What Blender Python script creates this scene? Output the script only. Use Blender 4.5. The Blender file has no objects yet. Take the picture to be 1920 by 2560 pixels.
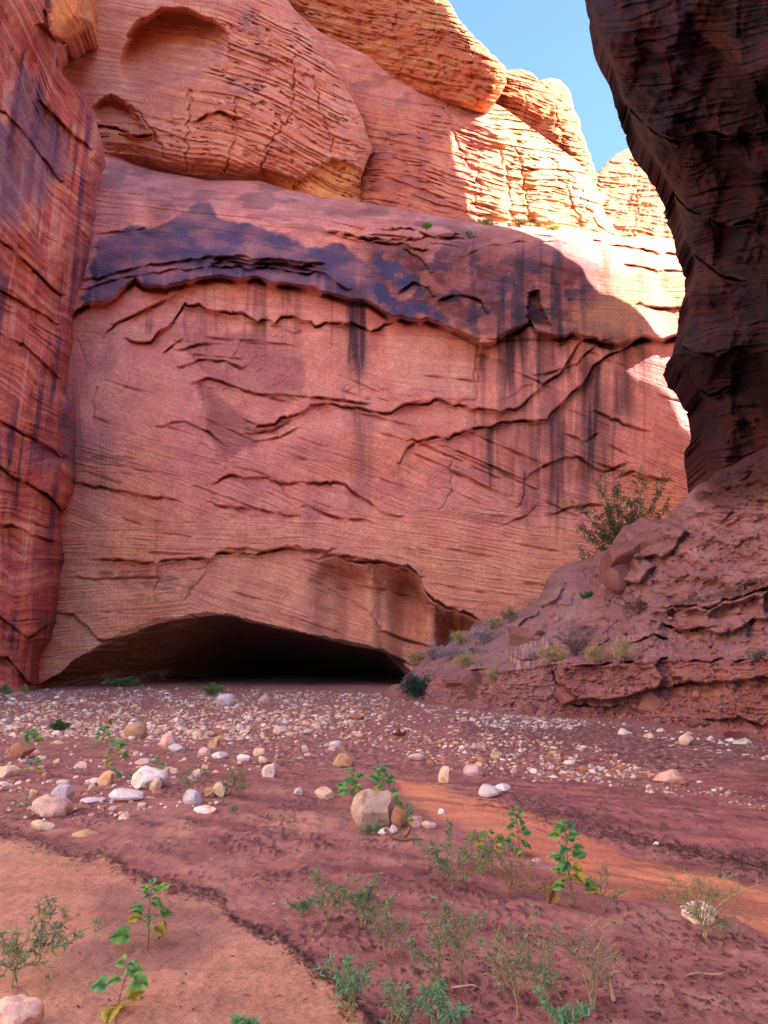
import bpy, math, random
import numpy as np
from mathutils import Vector, Matrix
random.seed(7); RNG = np.random.default_rng(7)
C = bpy.context.scene.collection
SC = bpy.context.scene
Q = 1.0                                    # grid density

# ------------------------------------------------------------------ camera
FPX = 1920.0; PITCH = math.radians(10.6); CAMZ = 1.6
cam = bpy.data.cameras.new("camera"); cam.sensor_fit = 'HORIZONTAL'; cam.sensor_width = 36.0; cam.lens = 36.0
cam.clip_start = 0.05; cam.clip_end = 3000
camo = bpy.data.objects.new("camera", cam); C.objects.link(camo)
camo.location = (0, 0, CAMZ); camo.rotation_euler = (math.radians(90)+PITCH, 0, 0)
SC.camera = camo

# ------------------------------------------------------------------ light
SUN = np.array([0.70, -0.40, 0.60]); SUN /= np.linalg.norm(SUN)
elev = math.asin(SUN[2]); azim = math.atan2(SUN[0], SUN[1])      # azimuth clockwise from +Y
w = bpy.data.worlds.new("World"); SC.world = w; w.use_nodes = True
nt = w.node_tree; bg = nt.nodes['Background']
sky = nt.nodes.new('ShaderNodeTexSky'); sky.sky_type = 'NISHITA'; sky.sun_disc = False
sky.sun_elevation = elev; sky.sun_rotation = azim
sky.air_density = 0.9; sky.dust_density = 0.4; sky.ozone_density = 4.5; sky.altitude = 1200
nt.links.new(sky.outputs[0], bg.inputs[0]); bg.inputs[1].default_value = 0.125
sl = bpy.data.lights.new("sun", 'SUN'); sl.energy = 4.9; sl.angle = math.radians(0.5); sl.color = (1, 0.93, 0.84)
so = bpy.data.objects.new("sun", sl); C.objects.link(so); so.location = (60, -30, 120)
so.rotation_euler = Vector(tuple(-SUN)).to_track_quat('-Z', 'Y').to_euler()
vs = SC.view_settings; vs.view_transform = 'Standard'; vs.look = 'None'; vs.gamma = 1; vs.exposure = 2.45
SC.render.engine = 'CYCLES'
cy = SC.cycles; cy.use_denoising = True; cy.max_bounces = 8; cy.diffuse_bounces = 6; cy.glossy_bounces = 2
cy.transparent_max_bounces = 4; cy.caustics_reflective = False; cy.caustics_refractive = False

# ------------------------------------------------------------------ maths
def ray(px, py):
    x = (np.asarray(px, float)-960)/FPX; y = (1280-np.asarray(py, float))/FPX
    c, s = math.cos(PITCH), math.sin(PITCH)
    return x, c-y*s, s+y*c
def W(px, py, Y):
    x, yy, zz = ray(px, py); k = Y/yy
    return np.stack(np.broadcast_arrays(x*k, Y+0*k, CAMZ+zz*k), -1)
def project(X, Y, Z):
    c, s = math.cos(PITCH), math.sin(PITCH); dz = Z-CAMZ
    fwd = Y*c+dz*s; up = dz*c-Y*s
    return 960+FPX*X/fwd, 1280-FPX*up/fwd
_perm = np.random.default_rng(3).permutation(4096).astype(np.int64)
_g = np.random.default_rng(4).uniform(0, 2*np.pi, 4096); _gx, _gy = np.cos(_g), np.sin(_g)
def pn(x, y, seed=0):
    x = np.asarray(x, float); y = np.asarray(y, float)
    xi = np.floor(x).astype(np.int64); yi = np.floor(y).astype(np.int64)
    fx = x-xi; fy = y-yi
    u = fx*fx*fx*(fx*(fx*6-15)+10); v = fy*fy*fy*(fy*(fy*6-15)+10)
    def g(ix, iy, dx, dy):
        h = _perm[(_perm[(ix+seed*57) & 4095]+iy+seed*131) & 4095]
        return _gx[h]*dx+_gy[h]*dy
    a = g(xi, yi, fx, fy); b = g(xi+1, yi, fx-1, fy); c = g(xi, yi+1, fx, fy-1); d = g(xi+1, yi+1, fx-1, fy-1)
    return ((a+(b-a)*u)+((c+(d-c)*u)-(a+(b-a)*u))*v)*1.5
def fbm(x, y, o=4, seed=0, gain=.5):
    r = 0; a = 1; t = 0
    for i in range(o):
        r = r+a*pn(x*2**i, y*2**i, seed+i); t += a; a *= gain
    return r/t*1.3
def ss(a, b, x):
    t = np.clip((x-a)/(b-a), 0, 1); return t*t*(3-2*t)
def lerp(a, b, t): return a+(b-a)*t
def mixc(c, k, col):
    k = np.clip(k, 0, 1)[..., None]; return c*(1-k)+np.array(col)*k
def segd(px, py, pts):
    d = np.full(np.shape(px), 1e9)
    for (ax, ay), (bx, by) in zip(pts[:-1], pts[1:]):
        vx, vy = bx-ax, by-ay; L = vx*vx+vy*vy+1e-9
        t = np.clip(((px-ax)*vx+(py-ay)*vy)/L, 0, 1)
        d = np.minimum(d, np.hypot(px-ax-t*vx, py-ay-t*vy))
    return d
def sdf(px, py, pts):                      # positive inside
    P = list(pts)+[pts[0]]; d = segd(px, py, P); ins = np.zeros(np.shape(px), bool)
    for (ax, ay), (bx, by) in zip(P[:-1], P[1:]):
        if ay == by: continue
        c = (ay > py) != (by > py)
        ins ^= c & (px < (bx-ax)*(py-ay)/(by-ay)+ax)
    return np.where(ins, d, -d)
def line(px, pts):
    p = np.array(pts, float); return np.interp(px, p[:, 0], p[:, 1])
_ls = [0]
def jagf(px, seed, step=18., x0=-500, x1=2600):
    r = np.random.default_rng(seed*7+1); kx = np.cumsum(r.uniform(.25, 1.9, int((x1-x0)/step))*step)+x0
    return np.interp(px, kx, r.uniform(-1, 1, len(kx)))
def ledge(px, py, pts, d, w=14, R=60, jag=4.0, up=0.08, ext=26):
    """overhang: rock below the line steps back by d metres and comes forward again over R pixels"""
    _ls[0] += 1; k = _ls[0]; R = R*1.9 if R > 20 else R
    p = np.array(pts, float); x0, x1 = p[0, 0], p[-1, 0]; out = np.zeros(np.shape(px))
    M = (px > x0-ext) & (px < x1+ext) & (py > p[:, 1].min()-75) & (py < p[:, 1].max()+w+5*R+30)
    if not M.any(): return out
    px, py = px[M], py[M]
    L = line(px, pts)+jag*jagf(px, k, 30)+jag*.35*jagf(px, k+500, 9)
    s = py-L
    ext = min(ext, .3*(x1-x0)); t = ss(x0-ext, x0+ext, px)*(1-ss(x1-ext, x1+ext, px))
    dd = d*(0.75+0.6*pn(px/60., px*0+k*.7, k+9))
    r = dd*ss(0, w, s)*np.exp(-np.maximum(s-w, 0)/R)
    r = r-dd*up*np.exp(-np.maximum(-s, 0)/14.)*(s < 0)*(s > -60)-dd*up*(1-ss(0, 5, s))*(s >= 0)
    r = r+min(1.5*d+.2, 1.5)*np.clip(.55+1.1*pn(px/34., px*0+k*.9, k+13), 0, 1.2)*np.exp(-((s-3.2)/2.9)**2)
    out[M] = r*t
    return out
def groove(px, py, pts, wd, d, warp=5):
    _ls[0] += 1; k = _ls[0]
    qx = px+warp*pn(px/19., py/19., k); qy = py+warp*pn(px/19., py/19., k+3)
    s = segd(qx, qy, pts); return d*np.exp(-(s/wd)**2)
def resample(pts, n):
    p = np.array(pts, float); s = np.r_[0, np.cumsum(np.hypot(*np.diff(p, axis=0).T))]
    t = np.linspace(0, s[-1], n); return np.stack([np.interp(t, s, p[:, 0]), np.interp(t, s, p[:, 1])], 1)
def coons(bottom, top, left, right, ns, nt):
    """pixel-space patch, rows t from bottom to top, columns s from left to right"""
    B, T = resample(bottom, ns), resample(top, ns); L, R = resample(left, nt), resample(right, nt)
    s = np.linspace(0, 1, ns)[None, :, None]; t = np.linspace(0, 1, nt)[:, None, None]
    P = (1-t)*B[None]+t*T[None]+(1-s)*L[:, None]+s*R[:, None]
    P = P-((1-s)*(1-t)*B[0]+s*(1-t)*B[-1]+(1-s)*t*T[0]+s*t*T[-1])
    return P[..., 0], P[..., 1]

# ------------------------------------------------------------------ mesh / object helpers
def raw_mesh(name, V, F, smooth=True):
    """V (n,3); F list of index arrays (m,k)"""
    me = bpy.data.meshes.new(name); V = np.asarray(V, np.float32)
    me.vertices.add(len(V)); me.vertices.foreach_set("co", V.ravel())
    fs = [np.asarray(f, np.int32) for f in (F if isinstance(F, list) else [F]) if len(f)]
    tot = np.concatenate([np.full(len(f), f.shape[1], np.int32) for f in fs])
    idx = np.concatenate([f.ravel() for f in fs])
    me.loops.add(len(idx)); me.loops.foreach_set("vertex_index", idx)
    me.polygons.add(len(tot)); me.polygons.foreach_set("loop_start", np.r_[0, np.cumsum(tot)[:-1]].astype(np.int32))
    me.polygons.foreach_set("use_smooth", np.full(len(tot), smooth, bool))
    me.update(calc_edges=True); me.validate(); return me
def attr_col(me, name, A):
    a = me.attributes.new(name, 'FLOAT_COLOR', 'POINT'); A = np.asarray(A, np.float32).reshape(-1, A.shape[-1])
    if A.shape[1] == 3: A = np.c_[A, np.ones(len(A), np.float32)]
    a.data.foreach_set("color", A.ravel())
def attr_vec(me, name, A):
    a = me.attributes.new(name, 'FLOAT_VECTOR', 'POINT'); a.data.foreach_set("vector", np.asarray(A, np.float32).ravel())
def attr_f(me, name, A):
    a = me.attributes.new(name, 'FLOAT', 'POINT'); a.data.foreach_set("value", np.asarray(A, np.float32).ravel())
def grid_faces(H, Wd, off=0):
    i = np.arange(H*Wd).reshape(H, Wd)+off
    return np.stack([i[:-1, :-1], i[:-1, 1:], i[1:, 1:], i[1:, :-1]], -1).reshape(-1, 4)
def link(name, me, mat, parent=None):
    o = bpy.data.objects.new(name, me); C.objects.link(o)
    if mat and not me.materials: me.materials.append(mat)
    if parent: o.parent = parent
    return o
def tag(o, label=None, cat=None, group=None, kind=None):
    if label: o['label'] = label
    if cat: o['category'] = cat
    if group: o['group'] = group
    if kind: o['kind'] = kind
    return o
def cliff(name, grids, mat, label):
    """grids: list of (P[H,W,3], col[H,W,3], bed[H,W,3], gloss[H,W])"""
    V = np.concatenate([g[0].reshape(-1, 3) for g in grids]); off = 0; F = []
    for g in grids:
        F.append(grid_faces(g[0].shape[0], g[0].shape[1], off)); off += g[0].shape[0]*g[0].shape[1]
    me = raw_mesh(name, V, F)
    attr_col(me, "Col", np.concatenate([g[1].reshape(-1, 3) for g in grids]))
    attr_vec(me, "bed", np.concatenate([g[2].reshape(-1, 3) for g in grids]))
    attr_f(me, "gloss", np.concatenate([g[3].reshape(-1) for g in grids]))
    return tag(link(name, me, mat), label, 'cliff', None, 'structure')
def bedding(px, py, ang, seed, warp=1.0):
    """coordinates along (u) and across (v) the bedding, in pixels; ang = dip in degrees, right side down"""
    a = np.radians(ang); wx = warp*14*fbm(px/260., py/260., 3, seed)
    u = px*np.cos(a)+py*np.sin(a); v = py*np.cos(a)-px*np.sin(a)+wx
    return u, v
def bed_relief(u, v, seed, scale=1.0):
    r = pn(u/(240*scale), v/(9*scale), seed)*.8+pn(u/(130*scale), v/(4.4*scale), seed+1)*.5
    t = v/(15*scale)+1.3*pn(u/(260*scale), v/(50*scale), seed+2); saw = (t-np.floor(t))
    k = ss(-.25, .35, pn(u/(200*scale), v/(22*scale), seed+3))
    return r*.6-(saw-.5)*1.0*k

# ------------------------------------------------------------------ materials
def new_mat(name):
    m = bpy.data.materials.new(name); m.use_nodes = True; n = m.node_tree
    return m, n, n.nodes['Principled BSDF']
def node(n, t, **k):
    x = n.nodes.new(t)
    for a, b in k.items(): setattr(x, a, b)
    return x
def rock_material(name, fine=1.0, bump=0.7, grain=1.0, band=(.84, 1.14), sat=1.0):
    m, n, b = new_mat(name); L = n.links.new
    col = node(n, 'ShaderNodeAttribute', attribute_name='Col'); bed = node(n, 'ShaderNodeAttribute', attribute_name='bed')
    gl = node(n, 'ShaderNodeAttribute', attribute_name='gloss'); tc = node(n, 'ShaderNodeTexCoord')
    mp = node(n, 'ShaderNodeMapping'); mp.inputs['Scale'].default_value = (0.55, 22*fine, 1); L(bed.outputs['Vector'], mp.inputs[0])
    n1 = node(n, 'ShaderNodeTexNoise'); n1.inputs['Scale'].default_value = 1.0; n1.inputs['Detail'].default_value = 5; n1.inputs['Roughness'].default_value = .62
    L(mp.outputs[0], n1.inputs['Vector'])
    n2 = node(n, 'ShaderNodeTexNoise'); n2.inputs['Scale'].default_value = 6.0*grain; n2.inputs['Detail'].default_value = 8; n2.inputs['Roughness'].default_value = .65
    L(tc.outputs['Object'], n2.inputs['Vector'])
    n3 = node(n, 'ShaderNodeTexNoise'); n3.inputs['Scale'].default_value = 0.9; n3.inputs['Detail'].default_value = 6; L(tc.outputs['Object'], n3.inputs['Vector'])
    def ramp(src, lo, hi, a, c):
        r = node(n, 'ShaderNodeMapRange'); r.inputs[1].default_value = lo; r.inputs[2].default_value = hi; r.inputs[3].default_value = a; r.inputs[4].default_value = c
        L(src, r.inputs[0]); return r.outputs[0]
    def mul(a, c):
        x = node(n, 'ShaderNodeMath', operation='MULTIPLY'); L(a, x.inputs[0]); L(c, x.inputs[1]); return x.outputs[0]
    k = mul(mul(ramp(n1.outputs[0], .3, .7, band[0], band[1]), ramp(n2.outputs[0], .3, .7, .74, 1.2)), ramp(n3.outputs[0], .3, .7, .88, 1.1))
    vm = node(n, 'ShaderNodeVectorMath', operation='SCALE'); L(col.outputs['Color'], vm.inputs[0]); L(k, vm.inputs['Scale'])
    hs = node(n, 'ShaderNodeHueSaturation'); L(vm.outputs[0], hs.inputs['Color'])
    L(ramp(n3.outputs[0], .3, .7, .49, .512), hs.inputs['Hue'])
    hs.inputs['Saturation'].default_value = sat; L(hs.outputs[0], b.inputs['Base Color'])
    rr = ramp(gl.outputs['Fac'], 0, 1, .92, .42); L(rr, b.inputs['Roughness'])
    b.inputs['Specular IOR Level'].default_value = .25
    add = node(n, 'ShaderNodeMath', operation='MULTIPLY_ADD'); L(n1.outputs[0], add.inputs[0]); add.inputs[1].default_value = 1.0
    h2 = node(n, 'ShaderNodeMath', operation='MULTIPLY'); L(n2.outputs[0], h2.inputs[0]); h2.inputs[1].default_value = .8; L(h2.outputs[0], add.inputs[2])
    bp = node(n, 'ShaderNodeBump'); bp.inputs['Strength'].default_value = bump; bp.inputs['Distance'].default_value = .12
    L(add.outputs[0], bp.inputs['Height']); L(bp.outputs[0], b.inputs['Normal'])
    return m
M_rock = rock_material("sandstone")
M_red = rock_material("red_sandstone", sat=1.12)
M_dark = rock_material("shade_toned_sandstone", fine=.5)
M_soil = rock_material("packed_red_soil", fine=.25, bump=.6, grain=2.2, sat=.97)

# ------------------------------------------------------------------ main cliff
def varnish_cols(): pass
ORANGE = (.67, .255, .18); PINK = (.67, .275, .25); TAN = (.67, .325, .225); VARN = (.036, .036, .105); BLUE = (.035, .075, .17); CREAM = (.54, .275, .15); RED = (.45, .13, .08)
ARCH = [(60,1745),(101,1711),(150,1682),(197,1641),(249,1610),(312,1575),(382,1549),(463,1537),(515,1529),(579,1534),(625,1549),(694,1566),(781,1584),(868,1601),(960,1622),(1000,1650),(1030,1680),(1045,1730)]
LEDGE_TOP = [(60,330),(200,362),(255,378),(330,410),(400,430),(520,450),(650,452),(720,474),(800,492),(900,505),(1000,522),(1100,540),(1180,556),(1290,562),(1440,577),(1560,592),(1720,604),(2100,630)]
LIP = [(60,800),(179,781),(231,758),(272,752),(301,723),(341,703),(370,712),(417,726),(463,703),(550,689),(637,691),(718,706),(810,729),(868,741),(926,764),(960,784),(1018,795),(1064,795),(1116,819),(1163,839),(1203,856),(1249,839),(1301,824),(1325,806),(1345,832),(1452,842),(1540,860),(1600,848),(1654,850),(1720,822),(2100,800)]
def main_cliff():
    ns, ntt = int(1150*Q), int(850*Q)
    px, py = coons([(40,1800),(2050,1800)], LEDGE_TOP, [(40,1800),(60,330)], [(2050,1800),(2100,630)], ns, ntt)
    # rows measured along py: bend columns so x stays vertical
    D = 40+.35*fbm(px/330., py/330., 3, 11)+.13*fbm(px/90., py/90., 3, 12)
    D += (px < 420)*((420-px)/360.)**2*-1.0
    # bedding angle by set
    sb = py+26*pn(px/300., py/600., 21)+.06*px
    ang = np.select([sb < 640, sb < 800, sb < 930, sb < 1090, sb < 1215, sb < 1330, sb < 1440, sb < 1700],
                    [6, 12, 4, 20, 15, 22, 9, 18], 12.)
    sx = px+30*pn(py/200., py*0+.5, 25)
    ang = np.where((sx > 955) & (sx < 1215) & (py > 815) & (py < 1000), 5., ang)
    ang = np.where((sx > 960) & (sb > 1090) & (sb < 1330), 23., ang); ang = np.where((sx > 1040) & (sb >= 1440), 9., ang)
    ang = np.where((sx < 700) & (sb > 1330) & (sb < 1440), 3., ang); ang = np.where((sx < 480) & (sb > 1440), -4., ang)
    u, v = bedding(px, py, ang, 22, .55)
    amp = .035+.05*ss(980, 1150, py)*(.6+.8*ss(-.2, .4, fbm(px/220., py/120., 2, 23)))
    calm = ss(760, 800, py)*ss(1110, 1060, py+.05*(px-960))*(1-.8*((sx > 955) & (sx < 1215))*(py < 1000)); amp = amp*(1-.62*calm)
    amp += .05*ss(600, 560, py)
    # rough broken slabs on the shoulder
    zr = ss(-10, 30, sdf(px, py, [(780,560),(960,552),(1100,548),(1180,590),(1140,625),(1000,610),(860,610)]))
    zr2 = ss(-8, 16, sdf(px, py, [(545,640),(640,648),(780,668),(800,690),(700,682),(600,668)]))
    amp += .30*zr+.16*zr2; D += .5*zr*fbm(px/46., py/17., 3, 48)
    lo = ss(1000, 1150, py); D += amp*(1-lo)*bed_relief(u, v, 24)+.75*amp*lo*bed_relief(u, v, 29, .62)+.02*lo*bed_relief(u, v, 28, 2.2)
    # shoulder rounding to the ledge on top, overhanging brow above the lip
    top = line(px, LEDGE_TOP); dt = py-top
    D += 5.0*np.clip(1-dt/95., 0, 1)**2.2+1.1*np.clip(1-dt/240., 0, 1)
    lip = line(px, LIP)+9*jagf(px, 31, 46)+2.5*jagf(px, 32, 12)
    s = py-lip; depth = line(px, [(60,.9),(300,1.2),(600,1.5),(900,1.4),(1180,2.0),(1330,1.3),(1500,.75),(1700,1.0),(2100,.8)])
    D += 2.3*np.clip(.55+1.2*pn(px/50., px*0+.5, 34), .2, 1)*np.exp(-((s-7)/6.)**2)
    D -= depth*(s < 0)*np.exp(np.minimum(s, 0)/150.)+0*s+depth*(s >= 0)*(1-ss(0, 15, s))*-1*-1
    # notch right of the lowest brow
    D += 1.1*ss(-6, 5, sdf(px+4*pn(px/9., py/9., 33), py, [(1318,815),(1322,735),(1345,728),(1352,770),(1375,815)]))
    # cracks and ledges
    def l(*a, **k):
        nonlocal D; D = D+ledge(px, py, *a, **k)
    l([(260,833),(301,798),(370,769),(405,755),(440,738)], .45, w=14, R=40)
    l([(284,806),(350,780),(420,745)], .25, w=9, R=25)
    l([(330,852),(376,855),(405,824),(431,810),(455,768),(462,757),(538,775),(584,784),(637,795),(683,804),(718,790),(775,810),(833,795),(926,824),(975,812)], .7, w=13, R=75, jag=9)
    l([(451,874),(492,859),(538,855)], .22, w=7, R=30); l([(410,880),(425,868),(455,845)], .25, w=7, R=30)
    l([(457,914),(498,900),(556,903),(608,917)], .3, w=8, R=50)
    l([(489,953),(521,946),(550,951),(590,966),(637,984),(660,989),(694,986),(752,992),(810,995),(868,998),(914,1010)], .42, w=11, R=60)
    l([(634,1070),(694,1053),(747,1033),(781,1010),(828,1010),(851,1018),(903,1013),(926,1024),(960,1027),(1018,1012),(1076,1004),(1110,995),(1134,1010),(1191,1018),(1249,1033),(1267,1024),(1307,1007),(1342,978),(1377,949),(1411,920),(1440,868),(1452,850)], .6, w=13, R=48, jag=7)
    l([(620,1085),(680,1075),(730,1050)], .2, w=6, R=18); l([(640,1098),(700,1090),(745,1065)], .2, w=6, R=18)
    l([(1035,1099),(1076,1094),(1122,1096),(1134,1082),(1180,1070),(1249,1056),(1307,1047),(1365,1044),(1377,1024),(1423,989),(1458,960),(1481,914),(1516,891),(1562,874),(1591,852)], .75, w=14, R=55, jag=6)
    l([(1348,937),(1400,923),(1440,905),(1452,891),(1480,868),(1510,850)], .4, w=10, R=26)
    l([(1313,1189),(1365,1160),(1411,1143),(1446,1143),(1481,1163),(1510,1175),(1568,1154)], .35, w=9, R=45)
    l([(1492,1030),(1568,1059),(1608,1076)], .2, w=6, R=25); l([(1423,1086),(1458,1100),(1490,1085)], .16, w=6, R=20)
    l([(1377,1284),(1423,1267),(1469,1261),(1500,1262)], .25, w=7, R=40); l([(1260,1313),(1310,1290),(1340,1265)], .18, w=6, R=30)
    for dx, dy, dd in ((0,0,.26),(-60,-6,.15),(30,22,.15),(-90,14,.14),(70,-30,.12),(-40,40,.12)):
        l([(1115+dx,1114+dy),(1203+dx,1151+dy),(1307+dx,1198+dy)], dd, w=6, R=14, jag=2)
    l([(1000,1157),(1006,1140),(1018,1117),(1035,1108)], .45, w=10, R=60)
    l([(1545,1192),(1585,1175),(1626,1186),(1678,1198)], .3, w=8, R=60)
    l([(532,1209),(573,1189),(637,1192),(694,1203),(741,1206),(793,1212),(862,1209),(897,1238),(960,1273),(1000,1285)], .36, w=9, R=40, jag=6)
    l([(174,1203),(243,1215),(347,1235),(440,1250)], .34, w=9, R=24)
    l([(532,1255),(637,1273),(735,1287)], .2, w=8, R=20, jag=5); l([(760,1262),(850,1290),(930,1305)], .2, w=8, R=16, jag=5)
    l([(249,1397),(370,1403),(521,1394),(544,1377),(637,1383),(723,1371),(810,1383),(868,1394),(960,1407),(1029,1421),(1047,1439)], .6, w=14, R=34, jag=5)
    l([(560,1372),(640,1374),(720,1366),(830,1372)], .25, w=7, R=12, jag=6)
    # slab overhanging to the right of the cave
    sl_ = [(860,1392),(960,1407),(1029,1421),(1047,1439),(1064,1474),(1087,1497),(1134,1523),(1191,1549),(1226,1563),(1300,1590)]
    l(sl_, 4.6, w=58, R=110, jag=8, up=.08, ext=150)
    l([(862,1453),(960,1471),(1060,1495),(1120,1535)], .35, w=8, R=30); l([(180,1440),(300,1447),(420,1440)], .1, w=5, R=20)
    l([(133,1534),(185,1537),(220,1566),(231,1584),(255,1601),(295,1598)], .3, w=9, R=30, jag=6)
    l([(960,1580),(1020,1600),(1090,1620)], .5, w=10, R=25); l([(990,1640),(1030,1655),(1080,1668)], .5, w=10, R=25)
    l([(220,700),(324,671),(428,654),(498,645),(544,642),(579,639),(637,654),(723,654),(770,671),(799,677),(868,723)], .34, w=8, R=24, jag=4)
    for yy0 in (642, 655, 668): l([(530,yy0-4),(600,yy0-2),(700,yy0+2),(800,yy0+14)], .5, w=8, R=12, jag=6)
    l([(210,720),(330,690),(430,672),(520,668)], .16, w=6, R=18)
    l([(250,580),(300,574),(350,572),(375,565)], .16, w=6, R=16)
    l([(995,729),(1035,706),(1070,717),(1081,740)], .4, w=9, R=45); l([(1018,619),(1058,654),(1076,683)], .4, w=9, R=35)
    l([(1090,752),(1130,738),(1157,735),(1203,752),(1215,781)], .6, w=13, R=40)
    l([(1400,860),(1452,842)], .2)
    l([(1600,760),(1650,770),(1720,765)], .35, w=8, R=40); l([(1550,660),(1640,672),(1730,680)], .25, w=8, R=40)
    l([(1470,600),(1560,612),(1650,628),(1740,640)], .5, w=10, R=40); l([(960,600),(1060,590),(1150,600),(1250,590)], .3, w=10, R=25, jag=8)
    l([(1160,640),(1220,615),(1300,600),(1420,605)], .2, w=8, R=40)
    l([(810,575),(880,580),(955,600)], .5, w=12, R=25, jag=8); l([(960,565),(1030,570),(1090,585),(1160,590)], .5, w=12, R=22, jag=8)
    l([(940,610),(1010,612),(1080,622)], .5, w=11, R=18, jag=8)
    for p, wd, dd in (([(397,1416),(400,1450),(385,1480),(396,1508)], 3, .18), ([(775,1453),(828,1473),(891,1514),(937,1543),(952,1572)], 3, .2),
                      ([(520,1410),(510,1440),(475,1480),(465,1500)], 3, .12), ([(240,970),(232,1010),(240,1060)], 3, .12), ([(196,850),(212,900),(214,940)], 2.5, .1),
                      ([(1130,1160),(1128,1230),(1100,1275)], 3, .12), ([(1312,1190),(1313,1240),(1290,1270)], 3, .15), ([(700,1205),(715,1235),(720,1245)], 3, .2),
                      ([(1200,835),(1190,900),(1185,960)], 2.5, .1), ([(330,930),(322,960),(300,985)], 2, .08), ([(610,830),(600,870),(585,890)], 2, .1), ([(395,1270),(392,1330),(390,1400)], 2.5, .1),
                      ([(500,1110),(540,1130),(562,1150),(570,1180)], 3, .12), ([(630,600),(600,640),(480,660)], 2, .06)):
        D += groove(px, py, p, wd, dd)
    D += ledge(px, py, [(400,1065),(430,1052),(470,1054),(520,1075),(560,1110)], .22, w=8, R=60)
    # thin exfoliated plates
    for poly, dd in (([(455,770),(600,800),(760,830),(790,900),(760,985),(640,975),(520,935),(480,880)], .16), ([(960,830),(1190,850),(1190,1000),(1000,1005),(940,960)], -.14),
                     ([(500,960),(600,980),(640,1060),(620,1130),(560,1160),(520,1090)], .12), ([(1240,850),(1340,850),(1330,960),(1250,1000),(1210,930)], -.1)):
        e = sdf(px+9*pn(px/30., py/30., 41), py+9*pn(px/30., py/30., 42), poly); D += dd*ss(-5, 5, e)
    rr = np.random.default_rng(46)
    for i in range(80):
        x0, y0 = rr.uniform(170, 1650), rr.uniform(830, 1640); ln = rr.uniform(30, 150); j = int(np.argmin((px[0]-x0)**2)); i0 = int(np.argmin((py[:, j]-y0)**2)); dip = math.tan(math.radians(float(ang[i0, j])+rr.uniform(-5, 5)))
        l([(x0,y0),(x0+ln*.5,y0+dip*ln*.5+rr.uniform(-1, 1)),(x0+ln,y0+dip*ln)], rr.uniform(.01, .06), w=4, R=10, jag=1.4)
    # small chipped flakes
    fl = pn(px/38., py/26., 43)+.5*pn(px/15., py/11., 44); zf = ss(-20, 40, sdf(px, py, [(330,770),(900,830),(960,1000),(640,1130),(480,1000),(330,860)]))
    D += .05*ss(.2, .26, fl)*zf*ss(-.1, .2, fbm(px/120., py/70., 2, 47))
    # lower toe flares out
    D -= 1.0*ss(1540, 1740, py)*(1-ss(150, 420, px))
    # cave
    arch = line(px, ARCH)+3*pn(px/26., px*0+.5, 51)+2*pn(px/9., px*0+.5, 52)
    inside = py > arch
    _, yy, zz = ray(px, py); slope = zz/yy
    archs = line(px, resample(ARCH, 9)); archs = line(px, ARCH)*.5+archs*.5; Ds = 39.6+.2*fbm(px/300., px*0+.5, 2, 56)
    _, ya, za = ray(px, archs+2.5); zc = CAMZ+za/ya*Ds          # height of the arch on the face
    zroof = zc+.10*np.maximum(0, 0)
    ceilY = (zroof-CAMZ+.02)/np.maximum(slope, 1e-3); ceilY = np.where(slope < 1e-3, 999, ceilY)
    # roof drops gently as it goes in: solve zc-.12*(Y-D) = CAMZ+slope*Y
    dr = line(px, [(60,.55),(300,.42),(520,.22),(700,.10),(1100,.08)])
    ceilY = .25*fbm(px/60., py/14., 4, 57)+(zc-CAMZ+dr*Ds)/np.maximum(slope+dr, 1e-3)
    back = line(px, [(60,40.6),(150,41.5),(300,44.5),(420,48.5),(520,55),(620,68),(720,84),(1100,95)])
    back = back+.7*fbm(px/120., py/60., 4, 53)+.35*bed_relief(*bedding(px, py, -18, 54), 55)
    back -= .02*np.maximum(0, py-1650)
    for pts_, dd in (([(250,1660),(330,1640),(400,1625),(470,1600)], .8), ([(330,1665),(420,1665),(520,1650)], .7), ([(380,1690),(520,1695),(600,1700)], .8)):
        back += ledge(px, py, pts_, dd, w=8, R=25)
    Dc = np.minimum(ceilY, back)
    Dc = D+np.maximum(Dc-D, 0)
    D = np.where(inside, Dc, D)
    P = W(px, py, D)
    # ---------------- colour
    n1 = fbm(px/240., py/150., 4, 61); n2 = fbm(px/70., py/50., 4, 62)
    c = np.zeros(px.shape+(3,))+np.array(PINK)
    c = mixc(c, ss(-.2, .5, n1)*.8, ORANGE)
    c = mixc(c, ss(1150, 1480, py+80*n1), TAN)
    c = mixc(c, .5*ss(250, 170, np.abs(px-200)+40*n1)*ss(850, 1000, py), (.66, .27, .115))
    # bedding colour bands
    band = pn(u/500., v/13., 63)+.6*pn(u/300., v/5., 64)
    cb = 1-.6*calm; c = mixc(c, .32*cb*ss(.1, .7, band), (.70, .36, .25)); c = mixc(c, .34*cb*ss(.1, .7, -band), (.42, .15, .11))
    c = mixc(c, .6*calm, (.68, .305, .255))
    lam = np.abs(pn(u/420., v/7.5, 160))+.25*np.abs(pn(u/120., v/30., 161)); c = mixc(c, (.4*cb+.1*ss(1000, 1120, py))*(1-ss(.03, .12, lam))*ss(-.35, .2, fbm(px/150., py/90., 3, 162)), (.20, .062, .055))
    lam = np.abs(pn(u/600., v/15., 163)); c = mixc(c, .4*cb*(1-ss(.02, .07, lam)), (.72, .40, .31))
    c = mixc(c, .45*ss(.0, .4, fbm(px/150.+3, py/110., 5, 164))*ss(700, 900, py)*ss(1350, 1100, py), (.42, .175, .165))
    e = sdf(px+6*n2, py+6*n2, [(962,822),(1190,842),(1186,985),(1120,975),(1000,985),(970,930)]); c = mixc(c, .55*ss(-6, 6, e), (.74, .40, .32))
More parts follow.
